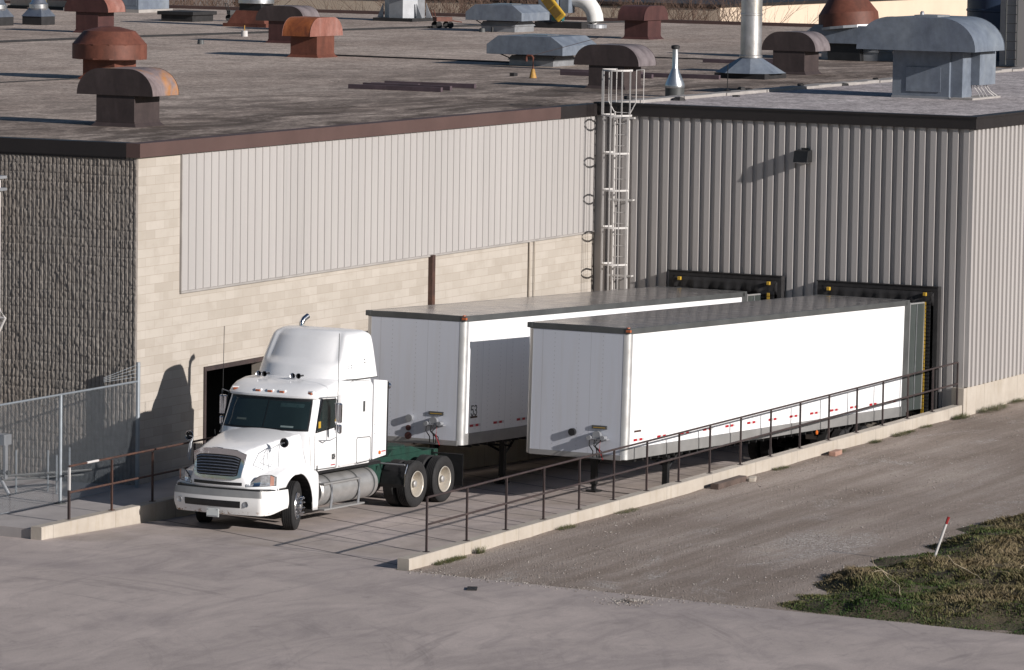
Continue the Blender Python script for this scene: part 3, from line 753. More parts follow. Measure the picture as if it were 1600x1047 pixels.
# ------------------------------------------------------------------ tractor
TK = thing('semi_truck', 'white bonneted sleeper tractor unit with green chassis parked in front of the farther trailer', 'truck', (-26.0, -4.42, -.365), rot=(0, R(1.4), 0))
def lerp(a, b, t): return a+(b-a)*t
def sstep(a, b, x): t = min(1, max(0, (x-a)/(b-a))); return t*t*(3-2*t)
# --- hood and fenders, one moulded shell
TMAX = 1.2
def front_x(t): t = abs(t); return -1.27+.42*(t/TMAX)**2.6
def hood_z(u, t):
    """height of the shell; u 0 front .. 1 back"""
    t = abs(t)
    zc = lerp(1.755, 2.06, u**.85)-.05*(1-u)**6                # centre spine
    wh = lerp(.54, .93, u**.9)                                  # hood half width
    zf = lerp(1.20, 1.36, sstep(0, .45, u))-.10*sstep(.75, 1, u) # fender top
    zf -= .05*max(0, (t-.9)/.3)**2
    crown = zc-.05*(t/wh)**2
    if t <= wh: z = crown
    else:
        d = (t-wh)/lerp(.20, .16, u); z = lerp(zc-.05, zf, sstep(0, 1, d))
    edge_r = max(0, (t-1.08)/.12); z -= .10*edge_r**2.2
    return z
def arch(x):
    d = (x-0.03)/.66
    return .50+.70*math.sqrt(max(0, 1-d*d)) if abs(d) < 1 else None
NU, NV = 44, 60; XB = .92
top = []; ts = [-TMAX*math.cos(math.pi*j/NV) for j in range(NV+1)]
ts = [TMAX*math.copysign(abs(t/TMAX)**.9, t) for t in ts]
g = MB(); P = []
for i in range(NU+1):
    u = i/NU; row = []
    for t in ts:
        x = lerp(front_x(t), XB-.28*(1-min(1, abs(t)/.95)**2) if abs(t) < .95 else XB, u); row.append((x, -t, hood_z(u, t)-.14*max(0, 1-u*9)**2))
    P.append(row)
g.grid(P)
for sgn in (-1, 1):                                             # fender sides with the wheel arch
    P = []
    for i in range(90):
        u = i/89; x = lerp(front_x(TMAX), XB, u); zt = hood_z(u, TMAX)-.14*max(0, 1-u*9)**2; a = arch(x)
        zb = a if a else (.95 if x < 0 else .36+.0*x)
        if a and x < 0: zb = max(a, .95)
        if a and x > 0: zb = max(a, .36)
        row = []
        for k in range(7):
            f = k/6; z = lerp(zt, zb, f); bul = .015*math.sin(f*math.pi); row.append((x, -sgn*(TMAX+bul), z))
        P.append(row)
    g.grid(P)
# front face down to the bumper
P = []
for t in ts:
    zt = hood_z(0, t)-.14; row = []
    for k in range(9):
        f = k/8; x = front_x(t)-.055*math.sin(min(1, f*1.3)*math.pi/2); row.append((x, -t, lerp(zt, .945, f)))
    P.append(row)
g.grid(P)
hood = g.build('hood', 'cab', TK, smooth=True, autos=50)
sm = hood.modifiers.new('s', 'SOLIDIFY'); sm.thickness = .02; sm.offset = -1
def face_x(t, z):
    zt = hood_z(0, t)-.14; f = min(1, max(0, (zt-z)/(zt-.945))); return front_x(t)-.055*math.sin(min(1, f*1.3)*math.pi/2)
# dark wheel wells behind the arches
for sgn in (-1, 1):
    g = MB(); P = []
    for i in range(25):
        a = math.pi*i/24; P.append([(.03-.72*math.cos(a), -sgn*y, .50+.76*math.sin(a)) for y in (.55, 1.185)])
    g.grid(P); g.quad((-.69, -sgn*.55, .3), (.8, -sgn*.55, .3), (.8, -sgn*.55, 1.26), (-.69, -sgn*.55, 1.26))
    g.box(.90, .93, -sgn*.6 if sgn < 0 else -1.17, 1.17 if sgn < 0 else -sgn*.6, .35, 1.3)
    g.build('wheel_well', 'blackp', TK)
# grille: chrome surround and dark slatted opening, curved with the nose
def patch(t0, t1, z0, z1, off, n=16, thick=.02, shape=None):
    g = MB(); A = []; B = []
    for i in range(n+1):
        t = lerp(t0, t1, i/n); ra, rb = [], []
        for k in range(7):
            f = k/6; zz = lerp(z0, z1, f)
            tt, z2 = shape(t, zz, i/n, f) if shape else (t, zz)
            x = face_x(tt, z2); ra.append((x-off, -tt, z2)); rb.append((x-off+thick, -tt, z2))
        A.append(ra); B.append(rb)
    g.grid(A); g.grid(B[::-1])
    g.grid([A[0], B[0]]); g.grid([B[-1], A[-1]]); g.grid([[r[0] for r in B], [r[0] for r in A]]); g.grid([[r[-1] for r in A], [r[-1] for r in B]])
    return g
def gshape(t, z, a, f):
    return t*(1-.10*(1-f)), z+.035*(1-abs(t/.6)**2)*f-.06*sstep(.4, .62, abs(t))*f+.05*sstep(.45, .62, abs(t))*(1-f)
gr = patch(-.63, .63, 1.13, 1.735, .03, 24, .06, gshape).build('grille', 'chrome', TK, smooth=True)
patch(-.545, .545, 1.20, 1.615, .036, 20, .02, gshape).build('opening', 'blackp', gr)
g = MB()
for k in range(7):
    z = 1.225+k*.058; A = []
    for i in range(17):
        t = lerp(-.53, .53, i/16); t2, z2 = gshape(t, z, 0, (z-1.2)/.42); x = face_x(t2, z2)
        A.append([(x-.040, -t2, z2-.008), (x-.064, -t2, z2+.004), (x-.056, -t2, z2+.02), (x-.040, -t2, z2+.014)])
    g.grid(A)
g.build('slats', plain('bright slats', (.32, .33, .36), .3, .8), gr, smooth=False)
g = MB(); x = face_x(0, 1.77); g.tube([(x-.02, .13, 1.775), (x-.06, 0, 1.79), (x-.02, -.13, 1.775)], .012, 6); g.build('badge', 'chrome', gr)
patch(-.58, .58, 1.01, 1.075, .006, 16, .012).build('lower_intake', 'blackp', TK)
# headlights: teardrop, low inside and tall outside
def lshape(sgn):
    def f(t, z, a, k):
        at = abs(t); a2 = (at-.66)/(1.17-.66)
        h = .03+.19*sstep(-.05, .6, a2)-.05*sstep(.8, 1.0, a2); zb = .995+.035*a2
        return t, zb+h*k
    return f
for sgn in (1, -1):
    hl = patch(sgn*.66, sgn*1.17, 0, 1, .006, 20, .03, lshape(sgn)).build('headlight', 'lens', TK, smooth=True)
    def inner(t, z, a, k):
        tt, zz = lshape(sgn)(t, z, a, k); return tt, zz
    patch(sgn*1.09, sgn*1.15, .3, .8, .012, 6, .02, lshape(sgn)).build('turn_signal', 'signal_pink', hl, smooth=True)
    patch(sgn*.80, sgn*.92, .3, .8, .012, 6, .02, lshape(sgn)).build('lamp_bowl', 'chrome', hl, smooth=True)
    def rim_(t, z, a, k):
        tt, zz = lshape(sgn)(t, z, a, k); return tt+sgn*.012*(1 if a > .5 else -1), zz+(.012 if k > .5 else -.012)
    patch(sgn*.66, sgn*1.17, 0, 1, .002, 20, .02, rim_).build('surround', 'darkgrey', hl, smooth=True)
# bumper: wrapped beam with opening, fog lamps, band and plate
def bump_x(s):
    """s -1..1 across; returns plan point"""
    a = abs(s)
    if a < .72: t = a/.72*1.0; x = -1.36+.10*(a/.72)**2
    else:
        f = (a-.72)/.28; t = 1.0+.225*math.sin(f*math.pi/2); x = -1.26+.82*(1-math.cos(f*math.pi/2))**.8
    return x, math.copysign(t, s)
def bprof(s):
    a = abs(s); z0 = .40+.12*sstep(.82, 1, a); return z0
def bump_strip(z0f, z1f, off, s0=-1, s1=1, n=64, thick=.03, nz=6):
    g = MB(); A = []; B = []
    for i in range(n+1):
        s = lerp(s0, s1, i/n); x, t = bump_x(s); ra, rb = [], []
        L = math.hypot(x+.3, t); nx, nt = (x+.3)/L, t/L
        for k in range(nz+1):
            f = k/nz; z = lerp(z0f(s), z1f(s), f); gz = (z-.4)/.53; b = .035*math.sin(max(0, min(1, gz))*math.pi)-.03*(1-min(1, gz*3)) if True else 0
            ra.append((x+nx*(off+b), -(t+nt*(off+b)), z)); rb.append((x+nx*(off+b-thick), -(t+nt*(off+b-thick)), z))
        A.append(ra); B.append(rb)
    g.grid(A); g.grid(B[::-1]); g.grid([A[0], B[0]]); g.grid([B[-1], A[-1]]); g.grid([[r[0] for r in B], [r[0] for r in A]]); g.grid([[r[-1] for r in A], [r[-1] for r in B]])
    return g
bp = bump_strip(bprof, lambda s: .915, 0).build('bumper', 'bumper', TK, smooth=True)
bump_strip(lambda s: .775, lambda s: .918, .004, -.80, .80, 50, .01, 3).build('grey_band', 'greyrail', bp, smooth=True)
bump_strip(lambda s: .55, lambda s: .69, .005, -.53, .42, 30, .012, 3).build('lower_opening', 'blackp', bp, smooth=True)
for s in (-.64, .53):
    x, t = bump_x(s); MB().lathe([(.062, 0), (.058, -.012), (.045, -.005), (0, .0)], axis='x', seg=20, c=(x-.042, -t, .635)).build('fog_lamp', 'silverdull', bp, smooth=True)
MB().box(-1.425, -1.412, -.13, .17, .33, .51).build('number_plate', 'paper', bp, bevel=.004)
g = MB(); g.box(-1.43, -1.426, -.1, .14, .345, .36); g.box(-1.43, -1.426, -.10, -.08, .48, .495); g.box(-1.43, -1.426, .12, .14, .48, .495); g.build('plate_holder', 'silverdull', bp)
bump_strip(lambda s: .915, lambda s: .95, -.03, -.97, .97, 50, .05, 2).build('bumper_gap', 'blackp', bp)

# --- cab: stacked plan outlines
def outline(xf, xb, w, a, p, n=72, wb=None):
    """rounded plan, front is a superellipse of depth a; starts at back centre going round"""
    pts = []
    for k in range(n):
        th = 2*math.pi*k/n; c, s = math.cos(th), math.sin(th)
        t = w*math.copysign(abs(s)**.55, s)
        if c < 0:   # front
            x = xf+a*(1-(1-min(1, abs(t)/w)**p)**(1/p))
        else:
            rb = .10; x = xb-rb*(1-(1-min(1, abs(t)/w)**8)**(1/8)); 
        pts.append((x, -t))
    return pts
def cab_levels():
    L = []
    # z, xfront, half width, front depth a, exponent
    for z, xf, w, a, p in ((1.17, .62, 1.13, .45, 5), (1.25, .60, 1.16, .42, 5), (1.95, .55, 1.15, .42, 3.6), (2.05, .58, 1.14, .42, 3.4), (2.30, .70, 1.13, .42, 3.2), (2.55, .81, 1.12, .42, 3.2), (2.69, .88, 1.115, .42, 3.2),
                           (2.72, .80, 1.12, .45, 3.2), (2.76, .80, 1.14, .46, 3.2), (2.86, .90, 1.15, .50, 3.0), (2.95, 1.06, 1.15, .55, 2.8), (3.02, 1.28, 1.12, .62, 2.6), (3.06, 1.6, 1.0, .7, 2.4), (3.075, 2.0, .7, .6, 2.4)):
        L.append((z, xf, w, a, p))
    return L
CL = cab_levels()
def cab_at(z):
    zs = [l[0] for l in CL]; return [float(np.interp(z, zs, [l[i] for l in CL])) for i in range(1, 5)]
g = MB(); P = []
for z, xf, w, a, p in CL:
    P.append([(x, y, z) for x, y in outline(xf, 3.32, w, a, p)])
V = g.grid(P, closev=True); g.bm.faces.new(V[-1]); g.bm.faces.new(V[0][::-1])
body = g.build('cab', 'cab', TK, smooth=True, autos=28)
def ws_pt(t, z, off):
    xf, w, a, p = cab_at(z); tt = min(.999, abs(t)/w); x = xf+a*(1-(1-tt**p)**(1/p)); return (x-off, -t-math.copysign(off*.6*tt**6, t), z)
def ws_patch(tw, z0, z1, off, n=30, m=8):
    g = MB(); P = []
    for i in range(n+1):
        u = lerp(-1, 1, i/n); row = []
        for k in range(m+1):
            f = k/m; z = lerp(z0, z1, f); w = lerp(tw[0], tw[1], f); t = u*w
            z2 = z-.02*abs(u)**3*(1-f)*0+.012*(1-u*u)*(f-.5)
            row.append(ws_pt(t, z2, off))
        P.append(row)
    g.grid(P); return g
ws_patch((1.045, .985), 2.035, 2.695, .004).build('windshield_seal', 'blackp', body, smooth=True)
wg = ws_patch((1.015, .955), 2.075, 2.665, .012).build('windshield', 'glass', body, smooth=True)
g = MB(); g.grid([[ws_pt(t, z, .018) for z in (2.06, 2.3, 2.5, 2.68)] for t in (-.008, .008)]); g.build('centre_strip', 'blackp', body)
# paper on the dash, bright sun visor band glimpsed behind the glass
g = MB(); g.grid([[ws_pt(t, z, .0135) for z in (2.10, 2.135)] for t in np.linspace(.42, .72, 5)]); g.build('dash_paper', plain('paper behind glass', (.16, .20, .20), .4), body)
g = MB(); g.grid([[ws_pt(t, z, .0135) for z in (2.52, 2.6)] for t in np.linspace(.30, .85, 7)]); g.build('sun_visor', plain('sun visor behind glass', (.022, .04, .042), .3), body)
g = MB(); g.grid([[ws_pt(t, z, .0135) for z in (2.20, 2.24)] for t in np.linspace(-.70, -.45, 4)]); g.build('seat_glimpse', plain('seat behind glass', (.06, .075, .07), .4), body)
# marker lamps
for t in (-.92, -.30, 0, .30, .95):
    xf, w, a, p = cab_at(2.83); x, y, z = ws_pt(t*.98, 2.83, .0)
    ml = MB().box(-.035, .02, -.055, .055, -.026, .026).build('marker_lamp', 'orange_m', body, bevel=.01, loc=(x-.0, y, z), rot=(0, R(-30), math.copysign(R(18), -t) if abs(t) > .8 else 0))
    MB().box(-.012, .05, -.085, .085, -.036, .034).build('housing', 'cab', ml, bevel=.02)
# sleeper sides: slightly proud box, then extender panels
for sgn in (-1, 1):
    ya, yb = sorted((-sgn*1.0, -sgn*1.20)); g = MB()
    g.prism([(1.86, 1.19), (3.31, 1.22), (3.31, 2.90), (3.18, 2.98), (2.5, 3.02), (1.95, 2.95), (1.86, 2.75)], 'y', ya, yb); g.build('sleeper_side', 'cab', TK, smooth=False, bevel=.05)
for sgn in (-1, 1):
    ya, yb = sorted((-sgn*1.17, -sgn*1.205))
    g = MB(); g.prism([(3.33, 1.24), (3.93, 1.29), (3.93, 2.93), (3.33, 2.99)], 'y', ya, yb); e = g.build('side_extender', 'cab', TK, bevel=.008)
    g = MB(); g.box(3.93, 3.985, ya-.005, yb+.005, 1.27, 2.9); g.build('rubber_edge', 'blackp', e)
    g = MB()
    for z in np.linspace(1.4, 2.8, 8):
        for x in (3.38,): g.lathe([(.012, -.004), (.012, .004)], c=(x, -sgn*1.206, z), axis='y', seg=8, cap=True)
    g.build('rivets', 'greyrail', e)
g = MB(); g.box(3.3, 3.36, -1.0, 1.0, 1.2, 2.98); g.build('rear_wall', 'cab', TK)
for sgn in (-1, 1):
    y = -sgn*1.165
    g = MB(); P = [(1.13, 2.68), (1.66, 2.655), (1.65, 2.09), (.88, 2.03)]; g.prism(P, 'y', *sorted((y, y-sgn*.006))); dg = g.build('door_window', 'glass', TK)
    P2 = [(1.105, 2.71), (1.69, 2.685), (1.68, 2.06), (.845, 2.0)]; g = MB(); g.prism(P2, 'y', *sorted((y+sgn*.02, y-sgn*.003))); g.build('seal', 'blackp', dg)
    y = -sgn*1.162
    def line(g, pts, w=.009, y=None, d=.004):
        for (xa, za), (xb, zb) in zip(pts[:-1], pts[1:]):
            L = math.hypot(xb-xa, zb-za); nx, nz = -(zb-za)/L*w/2, (xb-xa)/L*w/2
            g.prism([(xa+nx, za+nz), (xb+nx, zb+nz), (xb-nx, zb-nz), (xa-nx, za-nz)], 'y', *sorted((y, y-sgn*d)))
    g = MB(); line(g, [(.80, 1.97), (.82, 1.22)], y=y); line(g, [(1.08, 2.75), (1.74, 2.72)], y=y); line(g, [(1.75, 2.73), (1.76, 1.21)], .018, y=y); line(g, [(.82, 1.215), (1.76, 1.2)], .018, y=y); line(g, [(.55, 1.95), (.62, 1.5), (.64, 1.3)], y=y)
    g.build('door_outline', 'darkgrey', TK)
    g = MB(); g.box(1.56, 1.68, *sorted((y, y-sgn*.012)), 1.38, 1.50); h = g.build('door_handle', 'darkgrey', TK, bevel=.01)
    MB().box(1.585, 1.655, *sorted((y-sgn*.012, y-sgn*.03)), 1.43, 1.46).build('grip', 'chrome', h)
    MB().box(1.52, 1.70, *sorted((y, y-sgn*.006)), 1.255, 1.275).build('reflector_strip', 'red', TK)
    MB().box(.92, 1.02, *sorted((-sgn*1.172, -sgn*1.176)), 2.10, 2.24).build('window_sticker', 'yellow', dg)
    y = -sgn*1.20
    MB().box(2.84, 2.93, *sorted((y, y-sgn*.008)), 2.32, 2.55).build('vent_window', 'darkgrey', TK, bevel=.03)
    g = MB(); r = .05; line(g, [(2.62, 1.77), (3.18, 1.75), (3.22, 1.71), (3.22, 1.27), (3.18, 1.23), (2.63, 1.21), (2.59, 1.25), (2.58, 1.73), (2.62, 1.77)], .016, y=y); g.build('locker_hatch_seal', 'blackp', TK)
    MB().lathe([(.045, 0), (.04, .02*-sgn), (0, .03*-sgn)], axis='y', c=(3.62, -sgn*1.207, 1.37), seg=12).build('side_marker', 'amber', TK)
    MB().box(3.72, 3.9, *sorted((-sgn*1.206, -sgn*1.209)), 1.375, 1.40).build('sticker', 'red', TK)
# rain gutter / visor trim lines on the roof
# --- roof fairing
g = MB(); P = []; NL = 30
for k in range(NL+1):
    f = k/NL; z = 3.055+1.0*f
    tt = math.sin(min(1, f)*math.pi/2) if False else f
    xf = 1.86+.56*f**1.2; w = 1.195-.15*f-.03*f**8; xb = 3.50-.05*f-.05*f**6; a = .92-.2*f; p = 2.7
    if f > .86: e = (f-.86)/.14; w -= .10*e**2.2; xf += .16*e**2.2; xb -= .12*e**2.2
    row = []
    for (x, y) in outline(xf, xb, w, a, p, 120):
        t = -y/w
        if x < xf+a*.9:
            m = sstep(.86, .68, abs(t))*sstep(.26, .42, f)*sstep(1.02, .92, f); x += .09*m
        zz = z
        if f >= .97: zz = z-.0
        row.append((x, y, zz))
    P.append(row)
V = g.grid(P, closev=True)
# domed lid
cx, cz = 3.0, 4.075
lid = [[(lerp(cx, x, s), lerp(0, y, s), lerp(4.085, 4.055, s**2.2)) for x, y, _ in P[-1]] for s in (.8, .55, .3, .05)]
for row in lid: pass
V2 = g.grid([P[-1]]+lid, closev=True); g.bm.faces.new(V2[-1])
fr = g.build('roof_fairing', 'cab', TK, smooth=True, autos=60)
g = MB(); o1 = [(x, y) for x, y in outline(1.84, 3.52, 1.2, .93, 2.7, 100)]; g.prism(o1, 'z', 3.035, 3.05); g.build('fairing_seal', 'darkgrey', fr)
g = MB()
for x, z in ((2.35, 3.3), (2.35, 3.36), (2.95, 3.38), (2.95, 3.45)): g.lathe([(.012, -.01), (.012, .02)], c=(x, -1.165+.07*(z-3.3), z), axis='y', seg=8, cap=True)
g.build('bolts', 'greyrail', fr)
# horns in chrome pairs
for t in (-.62, .22):
    h = MB(); h.lathe([(.065, -.12), (.05, -.10), (.022, .0), (.02, .16), (.035, .17), (.035, .22), (0, .22)], axis='x', seg=16); h = h.build('air_horn', 'chrome', TK, smooth=True, loc=(1.55, -t, 3.13))
    MB().lathe([(.06, -.09), (.045, -.08), (.02, .0), (.02, .12)], axis='x', seg=16, c=(0, -.13, 0)).build('second_trumpet', 'blackp', h, smooth=True)
# mirrors
for sgn in (-1, 1):
    y = -sgn*1.42
    g = MB(); g.box(1.30, 1.37, y-.09, y+.09, 2.20, 2.63); mr = g.build('mirror', 'chrome', TK, bevel=.03)
    MB().box(1.372, 1.378, y-.075, y+.075, 2.22, 2.60).build('glass', 'glass', mr)
    MB().box(1.30, 1.38, y-.085, y+.085, 1.97, 2.17).build('convex_mirror', 'chrome', mr, bevel=.035)
    g = MB(); g.tube([(1.05, -sgn*1.13, 2.74), (1.22, -sgn*1.38, 2.76), (1.27, y, 2.70), (1.27, y, 1.90), (1.1, -sgn*1.36, 1.84), (.98, -sgn*1.15, 1.83)], .014, 7); g.build('bracket', 'silverdull', mr, smooth=True)
    g = MB(); g.tube([(1.3, y, 2.64), (1.3, y+.0, 4.12)], .007, 5); g.build('antenna', 'blackp', mr)
    # hood mirror on a tripod
    bx, by, bz = -.80, -sgn*1.02, 1.33
    hm = MB().lathe([(.098, 0), (.09, .02), (.05, .055), (0, .065)], axis='x', seg=24).build('hood_mirror', 'blackp', TK, smooth=True, loc=(-.52, -sgn*1.16, 1.90), rot=(0, 0, 0))
    MB().lathe([(.105, -.006), (.105, .006), (.09, .006), (.09, -.006)], axis='x', seg=24).build('chrome_rim', 'chrome', hm)
    g = MB(); tip = Vector((-.0, sgn*.10, -.02))
    for p in ((-.52, sgn*.28, -.40), (-.26, sgn*.16, -.50), (-.10, sgn*.08, -.50)):
        g.tube([tuple(tip), (p[0]*.6, tip.y*.5+p[1]*.5, -.14), p], .009, 6)
    g.tube([(0, 0, 0), tuple(tip)], .01, 6); g.tube([(-.52, sgn*.28, -.40), (-.26, sgn*.16, -.50)], .007, 5)
    g.build('tripod', 'silverdull', hm)
# exhaust behind the sleeper on the far side
g = MB(); g.tube([(3.68, .86, .9), (3.68, .86, 3.2)], .10, 16); g.tube([(3.68, .86, 3.2), (3.68, .86, 3.95), (3.70, .86, 4.08), (3.76, .84, 4.17), (3.88, .80, 4.24)], .062, 14, cap=False); g.build('exhaust_stack', 'chrome', TK, smooth=True)
g = MB()
g.lathe([(.07, -.05), (.07, .05), (.03, .07)], axis='x', c=(4.05, -1.14, 2.80), seg=14, cap=True); g.build('work_lamp', 'chrome', TK, smooth=True)
# chassis
g = MB()
for y in (-.43, .35): g.box(-.9, 7.75, y, y+.08, .80, 1.07)
for x in (1.3, 2.6, 4.0, 5.1, 6.1, 7.1, 7.65): g.box(x, x+.12, -.36, .36, .82, 1.03)
g.box(7.55, 7.75, -.5, .5, .78, 1.08)
g.box(3.7, 4.5, -.75, .75, .98, 1.02); g.prism([(3.75, .62), (4.1, 1.0), (4.35, 1.0), (4.35, .7)], 'y', -.74, -.5); g.prism([(4.4, .55), (4.7, .98), (4.9, .98), (4.75, .55)], 'y', -.62, -.45)
g.build('chassis', 'green', TK, bevel=.006)
g = MB(); g.prism([(5.5, 1.07), (5.7, 1.20), (6.6, 1.22), (7.2, 1.07)], 'y', -.42, .42); g.build('fifth_wheel_ramp', 'green', TK, bevel=.01)
g = MB(); g.lathe([(.45, 1.20), (.46, 1.25), (.44, 1.265), (.08, 1.265), (.08, 1.22)], c=(6.1, 0, 0), seg=28); g.build('fifth_wheel', 'green', TK)
g = MB(); g.tube([(4.2, -.2, 1.15), (4.35, -.2, 1.18)], .05, 8); g.tube([(4.3, .15, 1.12), (4.5, .25, 1.14)], .045, 8); g.tube([(4.0, -.1, 1.1), (4.0, -.1, 1.7), (3.6, -.2, 1.9)], .02, 6); g.tube([(4.0, .1, 1.1), (4.05, .1, 1.6), (3.5, .2, 1.9)], .02, 6)
g.build('air_lines', 'silverdull', TK)
g = MB()
for y in (-1, 1): g.tube([(5.4, y*.8, .50), (5.4, 0, .50)], .1, 10); g.tube([(6.72, y*.8, .50), (6.72, 0, .50)], .1, 10)
g.tube([(0, -.9, .5), (0, .9, .5)], .07, 8); g.lathe([(.28, -.1), (.28, .1)], axis='x', c=(5.4, 0, .5), seg=16, cap=True); g.box(-.6, 1.0, -.4, .4, .5, 1.3); g.box(1.3, 3.2, -.25, .25, .5, .9)
g.build('axles', 'blackp', TK)
for sgn in (-1, 1):
    yc = -sgn*.86
    g = MB(); g.lathe([(.0, 1.15), (.30, 1.15), (.335, 1.19), (.335, 3.62), (.30, 3.66), (0, 3.66)], axis='x', c=(0, yc, .70), seg=32); tk = g.build('fuel_tank', 'tank', TK, smooth=True)
    g = MB()
    for x in (1.55, 2.75, 3.45): g.lathe([(.342, x-.03), (.342, x+.03)], axis='x', c=(0, yc, .70), seg=32)
    for v in g.bm.verts: pass
    g.build('straps', 'darkgrey', tk, smooth=True)
    st = MB().box(1.15, 2.95, *sorted((-sgn*1.0, -sgn*1.24)), .31, .345).build('lower_step', 'greyrail', TK, bevel=.008)
    MB().box(1.15, 2.8, *sorted((-sgn*1.08, -sgn*1.22)), .86, .90).build('upper_step', 'greyrail', TK, bevel=.008)
    g = MB()
    for x in (1.5, 2.72): g.tube([(x, -sgn*1.19, .33), (x, -sgn*1.22, .6), (x, -sgn*1.2, .88)], .028, 6)
    g.build('step_hangers', 'silverdull', st)
    g = MB(); g.box(.96, 3.9, *sorted((-sgn*.6, -sgn*1.10)), 1.10, 1.17); g.build('underfloor', 'blackp', TK)
    # quarter fender ahead of the drive wheels
    P = []
    for i in range(9):
        a = R(180-58*i/8+2); P.append([(5.4+.66*math.cos(a), y, .5+.60*math.sin(a)) for y in (-sgn*.66, -sgn*1.25)])
    P.insert(0, [(4.74, y, .50) for y in (-sgn*.66, -sgn*1.25)])
    g = MB(); g.grid(P); q = g.build('quarter_fender', 'blackp', TK, smooth=False); md = q.modifiers.new('s', 'SOLIDIFY'); md.thickness = .012
    MB().tube([(4.725, -sgn*1.255, .52), (4.75, -sgn*1.255, .80), (4.86, -sgn*1.255, 1.0)], .012, 6).build('edge_strip', 'chrome', q)
    g = MB(); g.tube([(4.75, -sgn*.5, 1.0), (4.75, -sgn*1.25, 1.0)], .02, 6); g.build('hanger', 'silverdull', q)
    g = MB(); g.box(7.55, 7.57, *sorted((-sgn*.66, -sgn*1.25)), .30, 1.0); g.tube([(7.56, -sgn*.45, 1.0), (7.56, -sgn*1.25, 1.0)], .02, 6); g.build('mud_flap', 'blackp', TK)
    wheel(TK, 0.03, -sgn*1.055, .52, -sgn, True, R(19))
    for x in (5.4, 6.72): wheel(TK, x, -sgn*1.085, .52, -sgn, dual=True)

